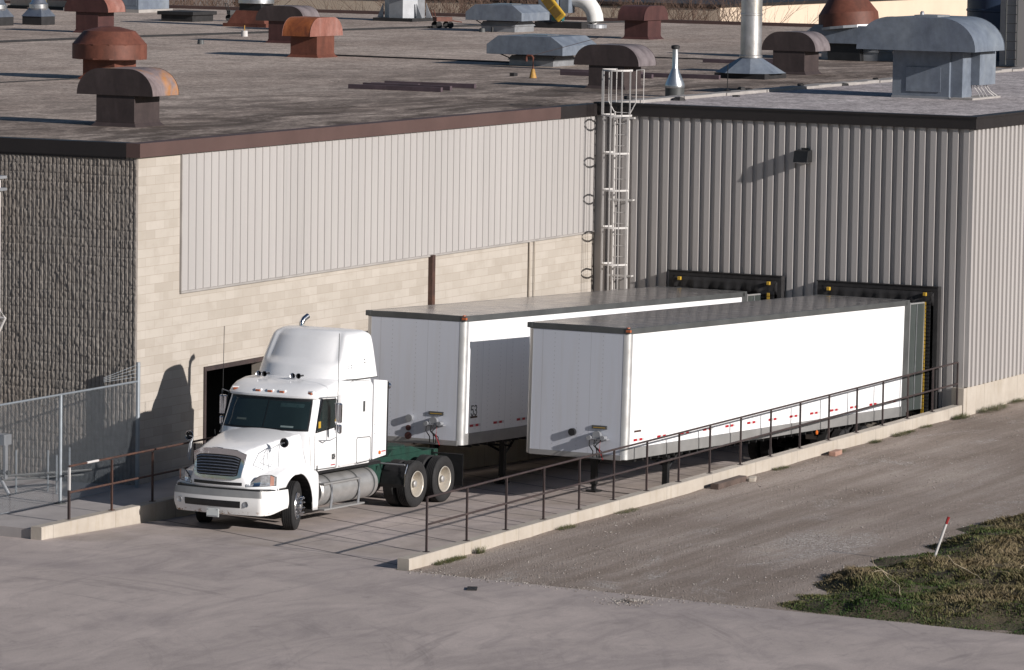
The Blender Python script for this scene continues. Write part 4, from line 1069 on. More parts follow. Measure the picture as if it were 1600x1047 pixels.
# ------------------------------------------------------------------ trailers
def trailer(x, y, z, yaw, pitch, label, num):
    """local x runs from rear (0) to nose (-16.16); y to the far side; z up from the floor rail"""
    T = thing('semi_trailer', label, 'trailer', (x, y, z), rot=(0, pitch, yaw), group='white box trailers backed into the docks')
    L, h, HB = 16.16, 1.292, 2.958
    g = MB()
    g.box(-L+.10, -.17, -h+.012, h-.012, .26, HB-.12); g.build('body_sides', 'white', T)
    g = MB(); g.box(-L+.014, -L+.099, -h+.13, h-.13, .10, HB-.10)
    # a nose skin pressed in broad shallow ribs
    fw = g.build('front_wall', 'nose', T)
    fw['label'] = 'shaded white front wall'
    for s in (-1, 1):
        P = []; g = MB()
        for i in range(9):
            a = math.pi/2*i/8; P.append((-L+.16-.15*math.cos(a)*1.0, s*(h-.15+.152*math.sin(a))))
        P += [(-L+.16, s*(h-.14))]
        g.prism([(px, py) for px, py in P], 'z', .0, HB-.11); g.build('corner_post', 'corner', T, smooth=True)
    # roof: thin sheet on a rim
    g = MB(); n = 33; P = []
    for i in range(n+1):
        xx = lerp(-L+.05, -.10, i/n); P.append([(xx, yy, HB+.002+.012*(1-(yy/h)**2)+.002*math.sin(i*2.4)) for yy in np.linspace(-h+.035, h-.035, 9)])
    g.grid(P); g.build('roof', 'troof', T, smooth=True)
    g = MB()
    for s in (-1, 1): ya, yb = sorted((s*(h-.05), s*(h+.006))); g.box(-L+.10, -.12, ya, yb, HB-.13, HB+.004)
    g.box(-L, -L+.08, -h+.06, h-.06, HB-.125, HB+.004)
    for s in (-1, 1): ya, yb = sorted((s*(h-.12), s*(h+.012))); g.box(-L-.006, -L+.12, ya, yb, HB-.115, HB+.008)
    g.build('top_rail', 'darkgrey', T, bevel=.012)
    g = MB()
    for s in (-1, 1): ya, yb = sorted((s*(h-.04), s*(h+.004))); g.box(-L+.12, -.16, ya, yb, .0, .255)
    g.box(-L+.004, -L+.10, -h+.13, h-.13, -.02, .10)
    g.build('bottom_rail', 'greyrail', T, bevel=.006)
    g = MB(); g.box(-L+.1, -.1, -h+.06, h-.06, .02, .12)
    for k in range(38): g.box(-15.6+k*.41, -15.54+k*.41, -h+.06, h-.06, -.08, .02)
    g.build('floor', 'blackp', T)
    # rear frame and swung doors
    g = MB(); g.box(-.30, -.0, -h-.006, -h+.12, .0, HB+.01); g.box(-.30, 0, h-.12, h+.006, .0, HB+.01); g.box(-.165, 0, -h+.12, h-.12, HB-.15, HB+.012); g.box(-.165, 0, -h+.12, h-.12, 0, .15)
    g.build('rear_frame', 'darkgrey', T, bevel=.01)
    for s in (-1, 1):
        g = MB(); g.box(.03, .98, s*(h-.02)-.022, s*(h-.02)+.022, .12, HB-.08); d = g.build('rear_door', 'door_in', T, bevel=.008)
        g = MB(); g.box(.01, .05, s*(h-.02)-.03, s*(h-.02)+.03, .10, HB-.06); g.box(.96, 1.0, s*(h-.02)-.03, s*(h-.02)+.03, .12, HB-.08); g.box(.05, .96, s*(h-.02)-.028, s*(h-.02)+.028, HB-.11, HB-.075); g.build('door_edge', 'corner', d)
        g = MB(); g.tube([(.45, s*(h+.02), .15), (.45, s*(h+.02), HB-.12)], .014, 6); g.build('lock_rod', 'silver', d)
    # reflective strips: red blocks with silver ones between
    xx = 0; g = MB(); g.box(0, .17, -.0015, .0015, 0, .055); g.box(.17, .29, -.001, .0015, 0.0, .055); g.box(.29, .44, -.0015, .0015, 0, .055)
    st0 = g.build('reflector_strip', 'red', T, loc=(-L+.38, -h+.0052, .40)); sv0 = MB().box(.17, .29, -.0025, -.0012, 0, .055).box(.44, .54, -.0025, -.0005, 0, .055).build('silver_band', 'silver_refl', st0)
    for k in range(1, 13):
        c = st0.copy(); link(c, T); c.location.x += 1.22*k; c2 = sv0.copy(); link(c2, c)
    g = MB(); g.box(-L+.40, -L+.75, -h+.004, -h+.008, .60, .645); g.build('placard', 'railrust', T)
    MB().lathe([(.045, 0), (.04, .02), (0, .03)], axis='z', c=(-L+.02, -h+.05, HB+.0), seg=12).build('marker_lamp', 'orange_m', T)
    MB().box(-L-.014, -L+.06, -h-.016, -h+.10, HB-.09, HB-.03).build('marker_lamp', 'orange_m', T, bevel=.01)
    # nose connections: gladhands, cable box, round sockets, hoses
    gh = MB().box(-L-.02, -L+.014, -.80, -.42, .66, .74).build('connection_plate', 'yellow' if False else 'darkgrey', T, bevel=.004)
    MB().box(-L-.024, -L-.02, -.76, -.46, .685, .70).build('plate_stripe', 'yellow', gh)
    g = MB(); g.lathe([(.10, -.10), (.10, .0)], axis='x', c=(-L, -.58, .52), seg=16, cap=True); g.lathe([(.055, -.16), (.055, .0)], axis='x', c=(-L, -.42, .46), seg=12, cap=True); g.lathe([(.055, -.16), (.055, .0)], axis='x', c=(-L, -.76, .47), seg=12, cap=True)
    g.box(-L-.14, -L, -.86, -.34, .43, .455); g.build('gladhands', 'silverdull', T, smooth=True)
    g = MB()
    for i, (a, b) in enumerate(((-.42, -.50), (-.55, -.66), (-.76, -.60), (-.62, -.72))):
        g.tube([(-L-.10, a, .46), (-L-.20, (a+b)/2+.03*i, .30), (-L-.08, b, .16), (-L-.02, b+.03, .02)], .013, 6)
    g.build('hoses', 'blackp', T)
    MB().tube([(-L-.12, -.70, .45), (-L-.2, -.72, .2), (-L-.05, -.74, -.02)], .009, 5).build('red_hose', 'red', T)
    MB().lathe([(.085, -.09), (.085, 0)], axis='x', c=(-L+.014, .06, .55), seg=18, cap=True).build('round_socket', 'silverdull' if num else 'blackp', T, smooth=True)
    if num:
        MB().lathe([(.065, -.03), (.065, 0)], axis='x', c=(-L+.014, .10, .32), seg=14, cap=True).build('round_socket', 'maroon', T)
        MB().lathe([(.085, -.03), (.085, 0)], axis='x', c=(-L+.014, .10, .10+.04), seg=14, cap=True).build('round_socket', 'maroon', T)
        g = MB(); a = (.72, 1.03, .24, .62)
        for (p, q_) in (((a[0], a[2]), (a[1], a[2])), ((a[1], a[2]), (a[1], a[3])), ((a[1], a[3]), (a[0], a[3])), ((a[0], a[3]), (a[0], a[2]))):
            for i in range(7):
                y_, z_ = lerp(p[0], q_[0], i/6), lerp(p[1], q_[1], i/6); g.box(-L+.008, -L+.014, y_-.012, y_+.012, z_-.012, z_+.012)
        g.build('panel_rivets', 'darkgrey', T)
        MB().box(-L+.010, -L+.0145, .70, 1.05, .22, .64).build('document_panel', plain('off white panel', (.62, .62, .63), .5), T)
        for dx, P in ((.02, [(.15, .26), (.02, .26), (.01, .155), (.06, .165), (.12, .15), (.15, .10), (.14, .04), (.09, .0), (.04, .005), (.0, .05)]), (.19, [(.01, .24), (.06, .265), (.12, .25), (.14, .20), (.11, .15), (.06, .14), (.12, .13), (.15, .075), (.12, .015), (.06, .0), (.0, .035)])):
            g = MB()
            P = [(u*.78, v*.85) for u, v in P]
            for (xa, za), (xb, zb) in zip(P[:-1], P[1:]):
                d = math.hypot(xb-xa, zb-za); ux, uz = (xb-xa)/d*.014, (zb-za)/d*.014; nx, nz = -(zb-za)/d*.013, (xb-xa)/d*.013
                g.prism([(xa-ux+nx, za-uz+nz), (xb+ux+nx, zb+uz+nz), (xb+ux-nx, zb+uz-nz), (xa-ux-nx, za-uz-nz)], 'y', -.004, 0)
            g.build('length_digit', 'blackp', T, loc=(-L+.42+dx, -h+.011, .66), weld=False)
    # landing gear
    for s in (-1, 1):
        g = MB(); g.box(-13.35, -13.22, s*.92-.065, s*.92+.065, -.92, .02); lg = g.build('landing_leg', 'blackp', T)
        gz = z+math.sin(-pitch)*(-13.3)*-1
        g = MB(); g.box(-13.33, -13.24, s*.92-.045, s*.92+.045, -1.06, -.9); g.box(-13.45, -13.12, s*.92-.13, s*.92+.13, -1.09, -1.05); g.build('foot', 'blackp', lg)
        g = MB(); g.tube([(-13.25, s*.9, -.5), (-12.5, s*.9, .0)], .03, 6); g.tube([(-13.3, s*.9, -.35), (-13.3, 0, -.0)], .03, 6); g.build('brace', 'blackp', lg)
    MB().tube([(-13.3, -1.15, -.2), (-13.3, .9, -.2)], .025, 6).build('crank_shaft', 'blackp', T)
    # bogie
    g = MB(); g.box(-4.6, -1.3, -.65, .65, -.22, -.04)
    for xx in (-3.65, -2.4): g.tube([(xx, -.9, -.62), (xx, .9, -.62)], .07, 8); g.box(xx-.1, xx+.1, -.6, -.5, -.6, -.2); g.box(xx-.1, xx+.1, .5, .6, -.6, -.2)
    g.build('bogie', 'blackp', T)
    for xx in (-3.65, -2.4):
        for s in (-1, 1): wheel(T, xx, s*1.09, -.62, s, dual=True, r=.51)
    MB().lathe([(.06, 0), (.05, -.02), (0, -.025)], axis='y', c=(-5.6, -h-.0, -.06), seg=12).build('side_marker', 'amber', T)
    for xx in (-3.0, -4.6): MB().box(xx-.01, xx+.01, -h+.05, -h+.6, -.95, -.35).build('mud_flap', 'blackp', T)
    return T
trailer(-1.4075, -8.3277, -.0589, -.0175, math.atan(.0342), 'white box trailer nearest the handrail, backed into the right-hand dock', False)
trailer(-1.3441, -3.7439, -.0913, .0068, math.atan(.0383), 'white box trailer marked 53 behind the tractor, backed into the left-hand dock', True)

# ------------------------------------------------------------------ roof equipment
def hood_profile(w, h, r, n=10):
    """D profile: flat bottom, straight low sides, big rounded shoulders"""
    P = [(-w/2, 0)]
    for i in range(n+1):
        a = math.pi/2*i/n; P.append((-w/2+r-r*math.cos(a), h-(h*.96)*(1-math.sin(a))))
    for i in range(n, -1, -1):
        a = math.pi/2*i/n; P.append((w/2-r+r*math.cos(a), h-(h*.96)*(1-math.sin(a))))
    P.append((w/2, 0)); return P
def hood_vent(x, y, wy, wx, h, hw, hl, hh, axis, mats, label, name='hooded_vent', r=None, curb=True):
    """x, y: the near corner of the box (least x, least y)"""
    t = thing(name, label, 'roof vent', (x, y, ZR), 0, None)
    cx, cy = wx/2, wy/2
    g = MB(); g.box(0, wx, 0, wy, .0, h+.01); g.build('box', mats[0], t, bevel=.008)
    g = MB(); g.frustum(-.10, wx+.10, -.10, wy+.10, 0, .09, .09, .09); g.box(-.012, wx+.012, -.012, wy+.012, .09, .13); g.build('base_flashing', mats[0] if curb is True else curb, t)
    P = hood_profile(hw, hh, r or hh*1.05)
    g = MB()
    if axis == 'x': g.prism([(cy+u, h+v) for u, v in P], 'x', cx-hl/2, cx+hl/2)
    else: g.prism([(cx+u, h+v) for u, v in P], 'y', cy-hl/2, cy+hl/2)
    hd = g.build('hood', mats[1], t, smooth=True, autos=30)
    # end caps as thin lipped plates so the seam reads
    g = MB(); e = .014
    P2 = [(u*1.008, v*1.012-.004) for u, v in P]
    if axis == 'x':
        g.prism([(cy+u, h+v) for u, v in P2], 'x', cx-hl/2-e, cx-hl/2-.001); g.build('end_cap', mats[2], hd); g = MB(); g.prism([(cy+u, h+v) for u, v in P2], 'x', cx+hl/2+.001, cx+hl/2+e)
    else:
        g.prism([(cx+u, h+v) for u, v in P2], 'y', cy-hl/2-e, cy-hl/2-.001); g.build('end_cap', mats[2], hd); g = MB(); g.prism([(cx+u, h+v) for u, v in P2], 'y', cy+hl/2+.001, cy+hl/2+e)
    g.build('end_cap', mats[2], hd)
    g = MB()
    if axis == 'x': g.box(cx-hl/2+.03, cx+hl/2-.03, cy-hw/2+.03, cy+hw/2-.03, h-.006, h-.001)
    else: g.box(cx-hw/2+.03, cx+hw/2-.03, cy-hl/2+.03, cy+hl/2-.03, h-.006, h-.001)
    g.build('underside', 'blackp', hd)
    return t
hood_vent(-16.6, 4.2, 1.07, 1.15, .75, 2.1, 1.2, .63, 'x', ('brownhood', 'brownrust', 'brownhood'), 'dark brown hooded vent with orange rust runs, nearest the roof corner')
hood_vent(38.6, 39.6, 1.0, 1.15, .80, 1.95, 1.25, .68, 'x', ('maroon', 'pinkhood', 'maroon'), 'maroon hooded vent behind the rusty mushroom vent')
hood_vent(24.1, 21.97, 1.02, 1.2, .72, 2.25, 1.05, .62, 'y', ('mushroom', 'rusthood', 'pinkhood'), 'bright orange rusted hooded vent on the open roof')
hood_vent(35.2, 29.2, 1.0, 1.15, .80, 2.0, 1.25, .55, 'x', ('maroon', 'brownsheen', 'brownhood'), 'brown hooded vent with pink sheen just behind the orange rusted vent')
hood_vent(48.0, 36.3, 1.0, 1.15, .42, 1.9, 1.2, .42, 'y', ('maroon', 'maroon', 'pinkhood'), 'low rust red hooded vent showing only its ridge behind the orange rusted vent')
hood_vent(10.44, 4.12, 1.15, 1.15, .68, 2.08, 1.2, .60, 'x', ('brownhood', 'brownsheen', 'brownhood'), 'dark brown hooded vent right behind the ladder cage')
hood_vent(50.1, 21.9, 1.0, 1.2, .74, 2.2, 1.1, .55, 'y', ('maroon', 'maroon', 'maroon'), 'plain maroon hooded vent near the far roof edge right of the white duct')
hood_vent(24.2, 4.3, 1.1, 1.15, .75, 1.85, 1.2, .60, 'x', ('brownhood', 'brownsheen', 'brownhood'), 'brown hooded vent between the tall chimney and the big grey hood')
# the big grey hood with its control cabinet
t = hood_vent(10.5, -5.95, 1.72, 1.4, 1.42, 3.55, 2.3, .93, 'x', ('greyvent', 'greyvent', 'greyvent'), 'large grey blue hooded exhaust with control cabinet on the pale gravel roof', r=1.05, curb='silverdull')
g = MB(); g.box(.75, 2.0, -.62, -.02, .45, 1.38); c = g.build('control_cabinet', 'greyvent', t, bevel=.01)
g = MB(); g.box(.10, .85, -.35, -.0, .0, 1.38); g.build('duct_side', 'greyvent', t)
g = MB()
for i, (a, b) in enumerate(((.8, .6), (1.05, .9), (1.3, 1.2), (1.6, 1.9), (1.8, 2.2))): g.tube([(a, -.4, .45), (a+.03, -.55, .25), (b, -.75, .02)], .012, 6)
g.build('cabinet_wiring', 'whiterail', c)
g = MB(); g.box(-.12, 2.1, -.75, -.1, -.0, .12); g.build('curb_pad', 'cream', t)
g = MB(); g.box(.25, 1.2, .5, 1.2, 2.335, 2.40); g.lathe([(.06, 2.36), (.06, 2.46), (.03, 2.5)], c=(.6, 1.1, 0), seg=12, cap=True); g.build('top_cap', 'silverdull', t)
g = MB(); g.box(-.03, -.014, .25, 1.3, .25, .95); g.build('access_panel', 'greyvent', t, bevel=.006)

def cap_vent(x, y, wy, wx, ch, hy, hx, hh, label):
    t = thing('curb_cap_vent', label, 'roof vent', (x, y, ZR)); cx, cy = wx/2, wy/2
    g = MB(); g.box(0, wx, 0, wy, 0, ch*.55); g.frustum(-.05, wx+.05, -.05, wy+.05, ch*.55, ch, .10, .10); g.build('curb', 'silverdull', t, bevel=.006)
    g = MB(); g.box(cx-wx*.4, cx+wx*.4, cy-wy*.4, cy+wy*.4, ch, ch+.05); g.build('throat', 'blackp', t)
    g = MB(); z0 = ch+.04; zm = z0+hh*.52
    g.prism([(cy-hy/2, z0), (cy-hy/2, z0+hh*.52), (cy-hy/2+.42, z0+hh), (cy+hy/2-.42, z0+hh), (cy+hy/2, z0+hh*.52), (cy+hy/2, z0)], 'x', cx-hx/2, cx+hx/2)
    g.prism([(cy-hy/2-.01, z0), (cy-hy/2-.01, z0+hh*.525), (cy-hy/2+.415, z0+hh+.01), (cy+hy/2-.415, z0+hh+.01), (cy+hy/2+.01, z0+hh*.525), (cy+hy/2+.01, z0)], 'x', cx-hx/2-.012, cx-hx/2+.03)
    h = g.build('cap', 'greyvent', t, bevel=.012)
    g = MB(); g.box(cx-.45, cx+.4, cy-.4, cy+.5, z0+hh, z0+hh+.04); g.build('lid', 'silver', h)
    g = MB()
    for (sx, sy) in ((-1, -1), (-1, 1), (1, -1), (1, 1)): g.tube([(cx+sx*hx*.38, cy+sy*hy*.38, z0), (cx+sx*wx*.45, cy+sy*wy*.45, ch*.6)], .02, 5)
    g.build('struts', 'blackp', t)
    return t
cap_vent(53.2, 29.2, 1.5, 1.7, .42, 2.5, 2.5, .62, 'grey blue chamfered cap vent on the far side, left of the yellow guard')
cap_vent(23.6, 12.9, 1.6, 1.6, .34, 2.75, 2.6, .60, 'large grey blue chamfered cap vent behind the dark brown ladder-side vent')
cap_vent(36.7, 6.9, 2.1, 1.4, .55, 3.0, 2.4, .62, 'blue grey chamfered cap vent on a black curb behind the big grey hood')

# mushrooms
t = thing('mushroom_vent', 'rusty red mushroom vent behind the nearest brown hooded vent', 'roof vent', (5.2, 18.4, ZR))
g = MB(); g.box(-.6, .6, -.55, .55, 0, .62); g.frustum(-.75, .75, -.7, .7, 0, .12, .14, .14); g.build('box', 'mushroom', t, bevel=.01)
g = MB(); g.lathe([(1.04, .60), (1.10, .62), (1.10, 1.03), (.76, 1.42), (.28, 1.54), (.02, 1.56)], seg=32, rot=.1); g.build('cap', 'mushroom', t, smooth=True, autos=20)
g = MB(); g.lathe([(1.115, .60), (1.115, .64), (1.095, .64)], seg=14, rot=.1); g.lathe([(1.11, 1.02), (1.115, 1.05), (1.09, 1.06)], seg=14, rot=.1); g.build('rim', 'mushroom', t)
g = MB(); g.lathe([(1.0, .62), (.0, .62)], seg=14); g.build('underside', 'blackp', t)
t = thing('mushroom_vent', 'tall rusty red conical vent tilted above the cap vent near the right side', 'roof vent', (37.0, 8.0, ZR), rot=(R(-6), R(2), 0))
g = MB(); g.box(-.65, .65, -.6, .6, -.3, 1.05); g.build('box', 'blackp', t)
g = MB(); g.lathe([(1.02, 1.10), (1.06, 1.14), (1.03, 1.62), (.62, 2.2), (.45, 2.5), (.02, 2.55)], seg=32, rot=.2); g.build('cap', 'mushroom', t, smooth=True, autos=20)
g = MB(); g.lathe([(1.0, 1.08), (1.09, 1.08), (1.09, 1.17), (1.04, 1.17)], seg=14, rot=.2); g.build('rim', 'silverdull', t)
g = MB(); g.lathe([(.9, 1.12), (.0, 1.12)], seg=14); g.build('underside', 'blackp', t)

# chimneys
t = thing('chimney_stack', 'tall round stainless chimney with sooty patch on a blue grey pyramid base', 'chimney', (20.75, 4.65, ZR))
g = MB(); g.box(-.85, .85, -.85, .85, 0, .17); g.build('curb', 'black', t)
g = MB(); g.lathe([(1.10, .17), (.36, .62)], seg=8, rot=math.pi/8); g.build('base_cone', 'greyvent', t)
g = MB(); g.lathe([(.33, .60), (.33, 3.6)], seg=32); g.lathe([(.345, .62), (.36, .64), (.36, .70), (.345, .72)], seg=32); g.lathe([(.335, 1.95), (.345, 1.96), (.345, 2.0), (.335, 2.01)], seg=32); g.build('pipe', 'stack', t, smooth=True)
t = thing('flue_pipe', 'small silver flue with conical base standing by the roof joint', 'chimney', (7.4, 1.1, ZR))
g = MB(); g.lathe([(.27, 0), (.27, .25)], seg=24, cap=True); g.build('collar', 'darkgrey', t, smooth=True)
g = MB(); g.lathe([(.275, .25), (.285, .30), (.275, .36), (.10, .78), (.085, .82), (.085, 1.36)], seg=24); g.build('cone', 'silver', t, smooth=True)
g = MB(); g.lathe([(.085, 1.34), (.12, 1.36), (.12, 1.44), (.05, 1.46)], seg=16, cap=True); g.build('cap', 'black', t)

for i, (x, y, lab) in enumerate(((45.2, 46.5, 'silver turret vent on a black curb, in full view at the far left'), (43.1, 47.1, 'silver turret vent on a black curb cut by the left picture edge'))):
    if i == 0:
        t = tv = thing('turret_vent', lab, 'roof vent', (x, y, ZR), 0, 'silver turret vents')
        g = MB(); g.box(-.5, .5, -.45, .45, 0, .34); g.build('curb', 'black', t)
        g = MB(); g.frustum(-.53, .53, -.48, .48, .34, .66, .24, .2); g.build('transition', 'silver', t)
        g = MB(); g.lathe([(.33, .60), (.38, .66), (.38, .82), (.30, .9), (.2, 1.15), (.15, 1.2)], seg=24, cap=True); g.build('turret', 'silver', t, smooth=True)
    else: dup(tv, (x, y, ZR), lab)
t = thing('chimney_stack', 'wide silver drum stack on a rusty base, top cut by the picture edge', 'chimney', (50.8, 39.7, ZR))
g = MB(); g.frustum(-.9, .9, -.95, .95, 0, .65, .3, .35); g.box(-.95, .95, -1.0, 1.0, 0, .14); g.build('base', 'mushroom', t)
g = MB(); g.box(-.5, .5, -.5, .5, .6, .92); g.build('throat', 'blackp', t)
g = MB(); g.lathe([(.70, .92), (.73, .94), (.73, 2.2), (.7, 2.25)], seg=28, cap=True); g.build('drum', 'silver', t, smooth=True)
t = thing('exhaust_fan', 'dark sooty metal fan house with flared white skirts near the far edge', 'roof vent', (62.8, 39.3, ZR))
g = MB(); g.box(-1.1, 1.1, -.95, .95, 0, .14); g.build('curb', 'black', t)
g = MB(); g.lathe([(.86, .14), (.86, 1.0)], seg=8, rot=math.pi/8); g.build('body', 'silverdull', t)
g = MB(); g.lathe([(1.02, .98), (1.02, 1.6), (.8, 2.0)], seg=8, rot=math.pi/8, cap=True); g.build('head', 'greyvent', t)
g = MB()
for (dx, dy) in ((0, -1), (0, 1)):
    a = Vector((dx, dy, 0)); b = Vector((-dy, dx, 0))
    for s in (-.8, .8):
        p = b*s*.55; g.prism([(0, 0), (.28, 0), (0, .62)], 'z', -.02, .02)
        for v in g.bm.verts[-6:] if hasattr(g.bm.verts, '__getitem__') and g.bm.verts.ensure_lookup_table() is None else []: 
            q = v.co.copy(); w_ = a*(.80+q.x)+p+b*q.z; v.co = (w_.x, w_.y, .14+q.y)
g.build('skirt_fins', 'silverdull', t)
t = thing('plant_cabinet', 'blue grey low roof cabinet with pale base behind the maroon vent', 'roof unit', (62.5, 52.4, ZR))
g = MB(); g.box(0, 2.6, 0, 3.6, .14, 1.9); g.build('body', 'greyvent', t, bevel=.01); MB().box(-.15, 2.75, -.1, 3.8, 0, .14).build('base', 'cream', t)
g = MB(); g.box(-.012, -.001, .1, 1.7, .3, 1.7); g.build('door', 'greyvent', t, bevel=.004)
t = thing('orange_duct_unit', 'bright orange red roof machine at the top left edge behind the silver turrets', 'roof unit', (63.5, 57.0, ZR))
g = MB(); g.box(0, 1.5, -2.6, 2.5, .42, 1.6); g.build('body', 'orangepaint', t, bevel=.01)
g = MB(); g.box(-.2, 1.6, -2.8, 2.6, .14, .42); g.build('base', 'concrete', t); MB().box(-.25, 1.7, -2.9, 2.7, 0, .14).build('skid', 'blackp', t)
t = thing('brass_pipe', 'brass coloured flue pipe between the two silver turret vents', 'pipe', (50.2, 49.5, ZR))
MB().lathe([(.16, .4), (.16, 1.7)], seg=18, cap=True).build('flue', plain('brass', (.5, .4, .22), .35, .9), t, smooth=True); MB().lathe([(.2, 0), (.2, .4)], seg=12, cap=True).build('foot', 'blackp', t)
t = thing('vent_pipe', 'thin yellow brown pipe on a white stub beside the silver turret', 'pipe', (45.8, 47.4, ZR))
MB().tube([(0, 0, .25), (0, 0, .62)], .03, 8).build('pipe', 'pipeY', t); MB().lathe([(.05, 0), (.045, .27)], seg=10, cap=True).build('stub', 'whiterail', t); MB().lathe([(.05, .6), (.06, .66), (0, .68)], seg=8).build('cap', 'rail', t)
# skylight
t = thing('skylight', 'flat dark roof hatch with overhanging lid beyond the maroon vent', 'roof hatch', (53.4, 44.2, ZR))
MB().box(.1, 1.8, .1, 1.6, 0, .27).build('curb', 'black', t); MB().box(0, 1.95, 0, 1.75, .27, .42).build('lid', 'black', t, bevel=.02)
# carts
def cart(x, y, lab, m):
    t = thing('roofing_cart', lab, 'cart', (x, y, ZR), R(-40))
    MB().box(-.35, .35, -.2, .2, .28, .46).build('tray', m, t, bevel=.01)
    MB().tube([(.35, 0, .32), (.85, 0, .25)], .025, 6).build('drawbar', m, t)
    MB().tube([(-.35, -.15, .4), (-.45, -.15, .75), (-.45, .15, .75), (-.35, .15, .4)], .018, 6).build('handle', m, t)
    for sx in (-.25, .25):
        for sy in (-.24, .24): MB().lathe([(.13, -.03), (.14, 0), (.13, .03)], axis='y', c=(sx, sy, .14), seg=14, cap=True).build('wheel', 'tyre', t)
    return t
cart(55.4, 33.6, 'small rusty red roofing cart left of the cap vent', 'mushroom'); cart(55.9, 43.6, 'small black roofing cart beside the roof hatch', 'blackp')
# blower set
t = thing('blower_set', 'grey roof blower with yellow slatted belt guard on a dark skid', 'roof unit', (59.7, 29.4, ZR))
g = MB(); g.box(-.1, .9, -.05, 2.1, 0, .26); g.build('skid', 'black', t)
g = MB(); g.box(.1, .8, 1.2, 2.05, .26, 1.7); g.box(.3, .9, .75, 1.15, .62, 1.9); g.build('casing', 'greyvent', t, bevel=.01)
mt = Matrix.Translation((-.12, 1.25, .85)) @ Matrix.Rotation(R(-42), 4, 'X')
g = MB(); g.box(-.08, .08, -.24, .24, -.62, .62, mt); bg_ = g.build('belt_guard', 'yellow', t, bevel=.06)
g = MB(); g.box(-.095, -.082, -.15, .15, -.46, -.03, mt); g.box(-.095, -.082, -.15, .15, .03, .46, mt); g.build('guard_mesh', plain('mesh in guard', (.16, .10, .02), .7), bg_)
MB().lathe([(.16, -.2), (.16, .25)], axis='y', c=(.0, 1.05, .45), seg=16, cap=True).build('motor', plain('teal motor', (.02, .12, .12), .4), t, smooth=True)
MB().box(-.05, .2, 1.0, 1.35, .26, .48).build('motor_foot', 'cream', t)
t = thing('duct_elbow', 'fat white duct elbow turning down into the roof right of the yellow guard', 'duct', (60.6, 29.2, ZR))
g = MB(); g.tube([(0, 0, .1)]+[(0, .9-.9*math.cos(R(a)), .3+.9*math.sin(R(a))) for a in (0, 15, 30, 45, 60, 75, 90)]+[(0, 1.2, 1.2)], .34, 24); g.build('elbow', 'whitep', t, smooth=True)
g = MB(); g.lathe([(.42, 0), (.48, .02), (.48, .16), (.42, .18)], seg=24, cap=True); g.build('collar', 'silverdull', t)
for k, (x, y, lab) in enumerate(((31.9, 31.1, 'short dark roof drain cap on the open left roof'), (52.5, 30.3, 'two tiny dark pipe stubs by the red cart'))):
    t = thing('roof_stub', lab, 'pipe', (x, y, ZR)); MB().lathe([(.13, 0), (.11, .15), (.0, .17)], seg=14).build('cap', 'darkgrey', t)
    if k: MB().lathe([(.05, 0), (.05, .2)], c=(.3, -.3, 0), seg=10, cap=True).build('stub', 'blackp', t)
t = thing('roof_stub', 'white pipe stub with rusty rod in front of the drum stack', 'pipe', (40.2, 34.1, ZR)); MB().lathe([(.13, 0), (.12, .22)], seg=14, cap=True).build('stub', 'whiterail', t); MB().tube([(0, 0, .2), (0, 0, .42)], .02, 6).build('rod', 'pipeY', t)
t = thing('gooseneck_pipe', 'rusty gooseneck pipe on a yellow cone base in front of the cap vent', 'pipe', (15.5, 9.6, ZR))
MB().lathe([(.12, 0), (.05, .28)], seg=14, cap=True).build('cone', 'pipeY', t, smooth=True)
MB().tube([(0, 0, .25), (0, 0, .62), (0, .05, .68), (0, .2, .68), (0, .23, .62), (0, .23, .5)], .035, 8).build('neck', 'mushroom', t)
MB().tube([(0, .05, .68), (2.5, -1.2, 1.25)], .008, 4).build('wire', 'rail', t)
MB().box(.6, .85, .95, 1.1, 0, .1).build('block', 'black', t)
t = thing('lightning_rod', 'thin dark rod standing on the roof joint before the tall chimney', 'rod', (8.8, .1, 7.56)); MB().tube([(0, 0, 0), (0, 0, .75)], .012, 6).build('rod', 'blackp', t); MB().lathe([(.12, 0), (.04, .05)], seg=10, cap=True).build('foot', 'black', t)
# loose boards
BI = -1
for (x, y, L_, a, g_) in ((5.1, 8.8, 3.0, 90, 0), (6.2, 9.0, 2.9, 88, 0), (7.8, 9.1, 2.9, 92, 0), (6.6, 9.6, 1.5, 95, 0), (18.0, 8.3, 3.2, 88, 1), (19.5, 9.2, 2.8, 91, 1), (19.0, 6.2, 2.6, 89, 1), (31, 9.6, 2.6, 90, 2), (32.6, 8.9, 2.0, 92, 2)):
    BI = BI+1; o = MB().box(-L_/2, L_/2, -.06, .06, 0, .13).build('timber_board', 'plumb', bevel=.006, loc=(x, y, ZR), rot=(0, 0, R(a)))
    tag(o, ('nearest of the long dark boards on the near roof|second long dark board of the pile on the near roof|farthest long dark board of the pile on the near roof|short dark board at the back of the near roof pile|dark board behind the ladder-side vent, reaching farthest left|dark board behind the ladder-side vent, the farthest back|dark board behind the ladder-side vent, ending nearest the flue|nearer dark board left of the tall chimney|farther dark board left of the tall chimney').split('|')[BI], 'board', ('boards on the near roof', 'boards behind the ladder vent', 'boards by the chimney')[g_])

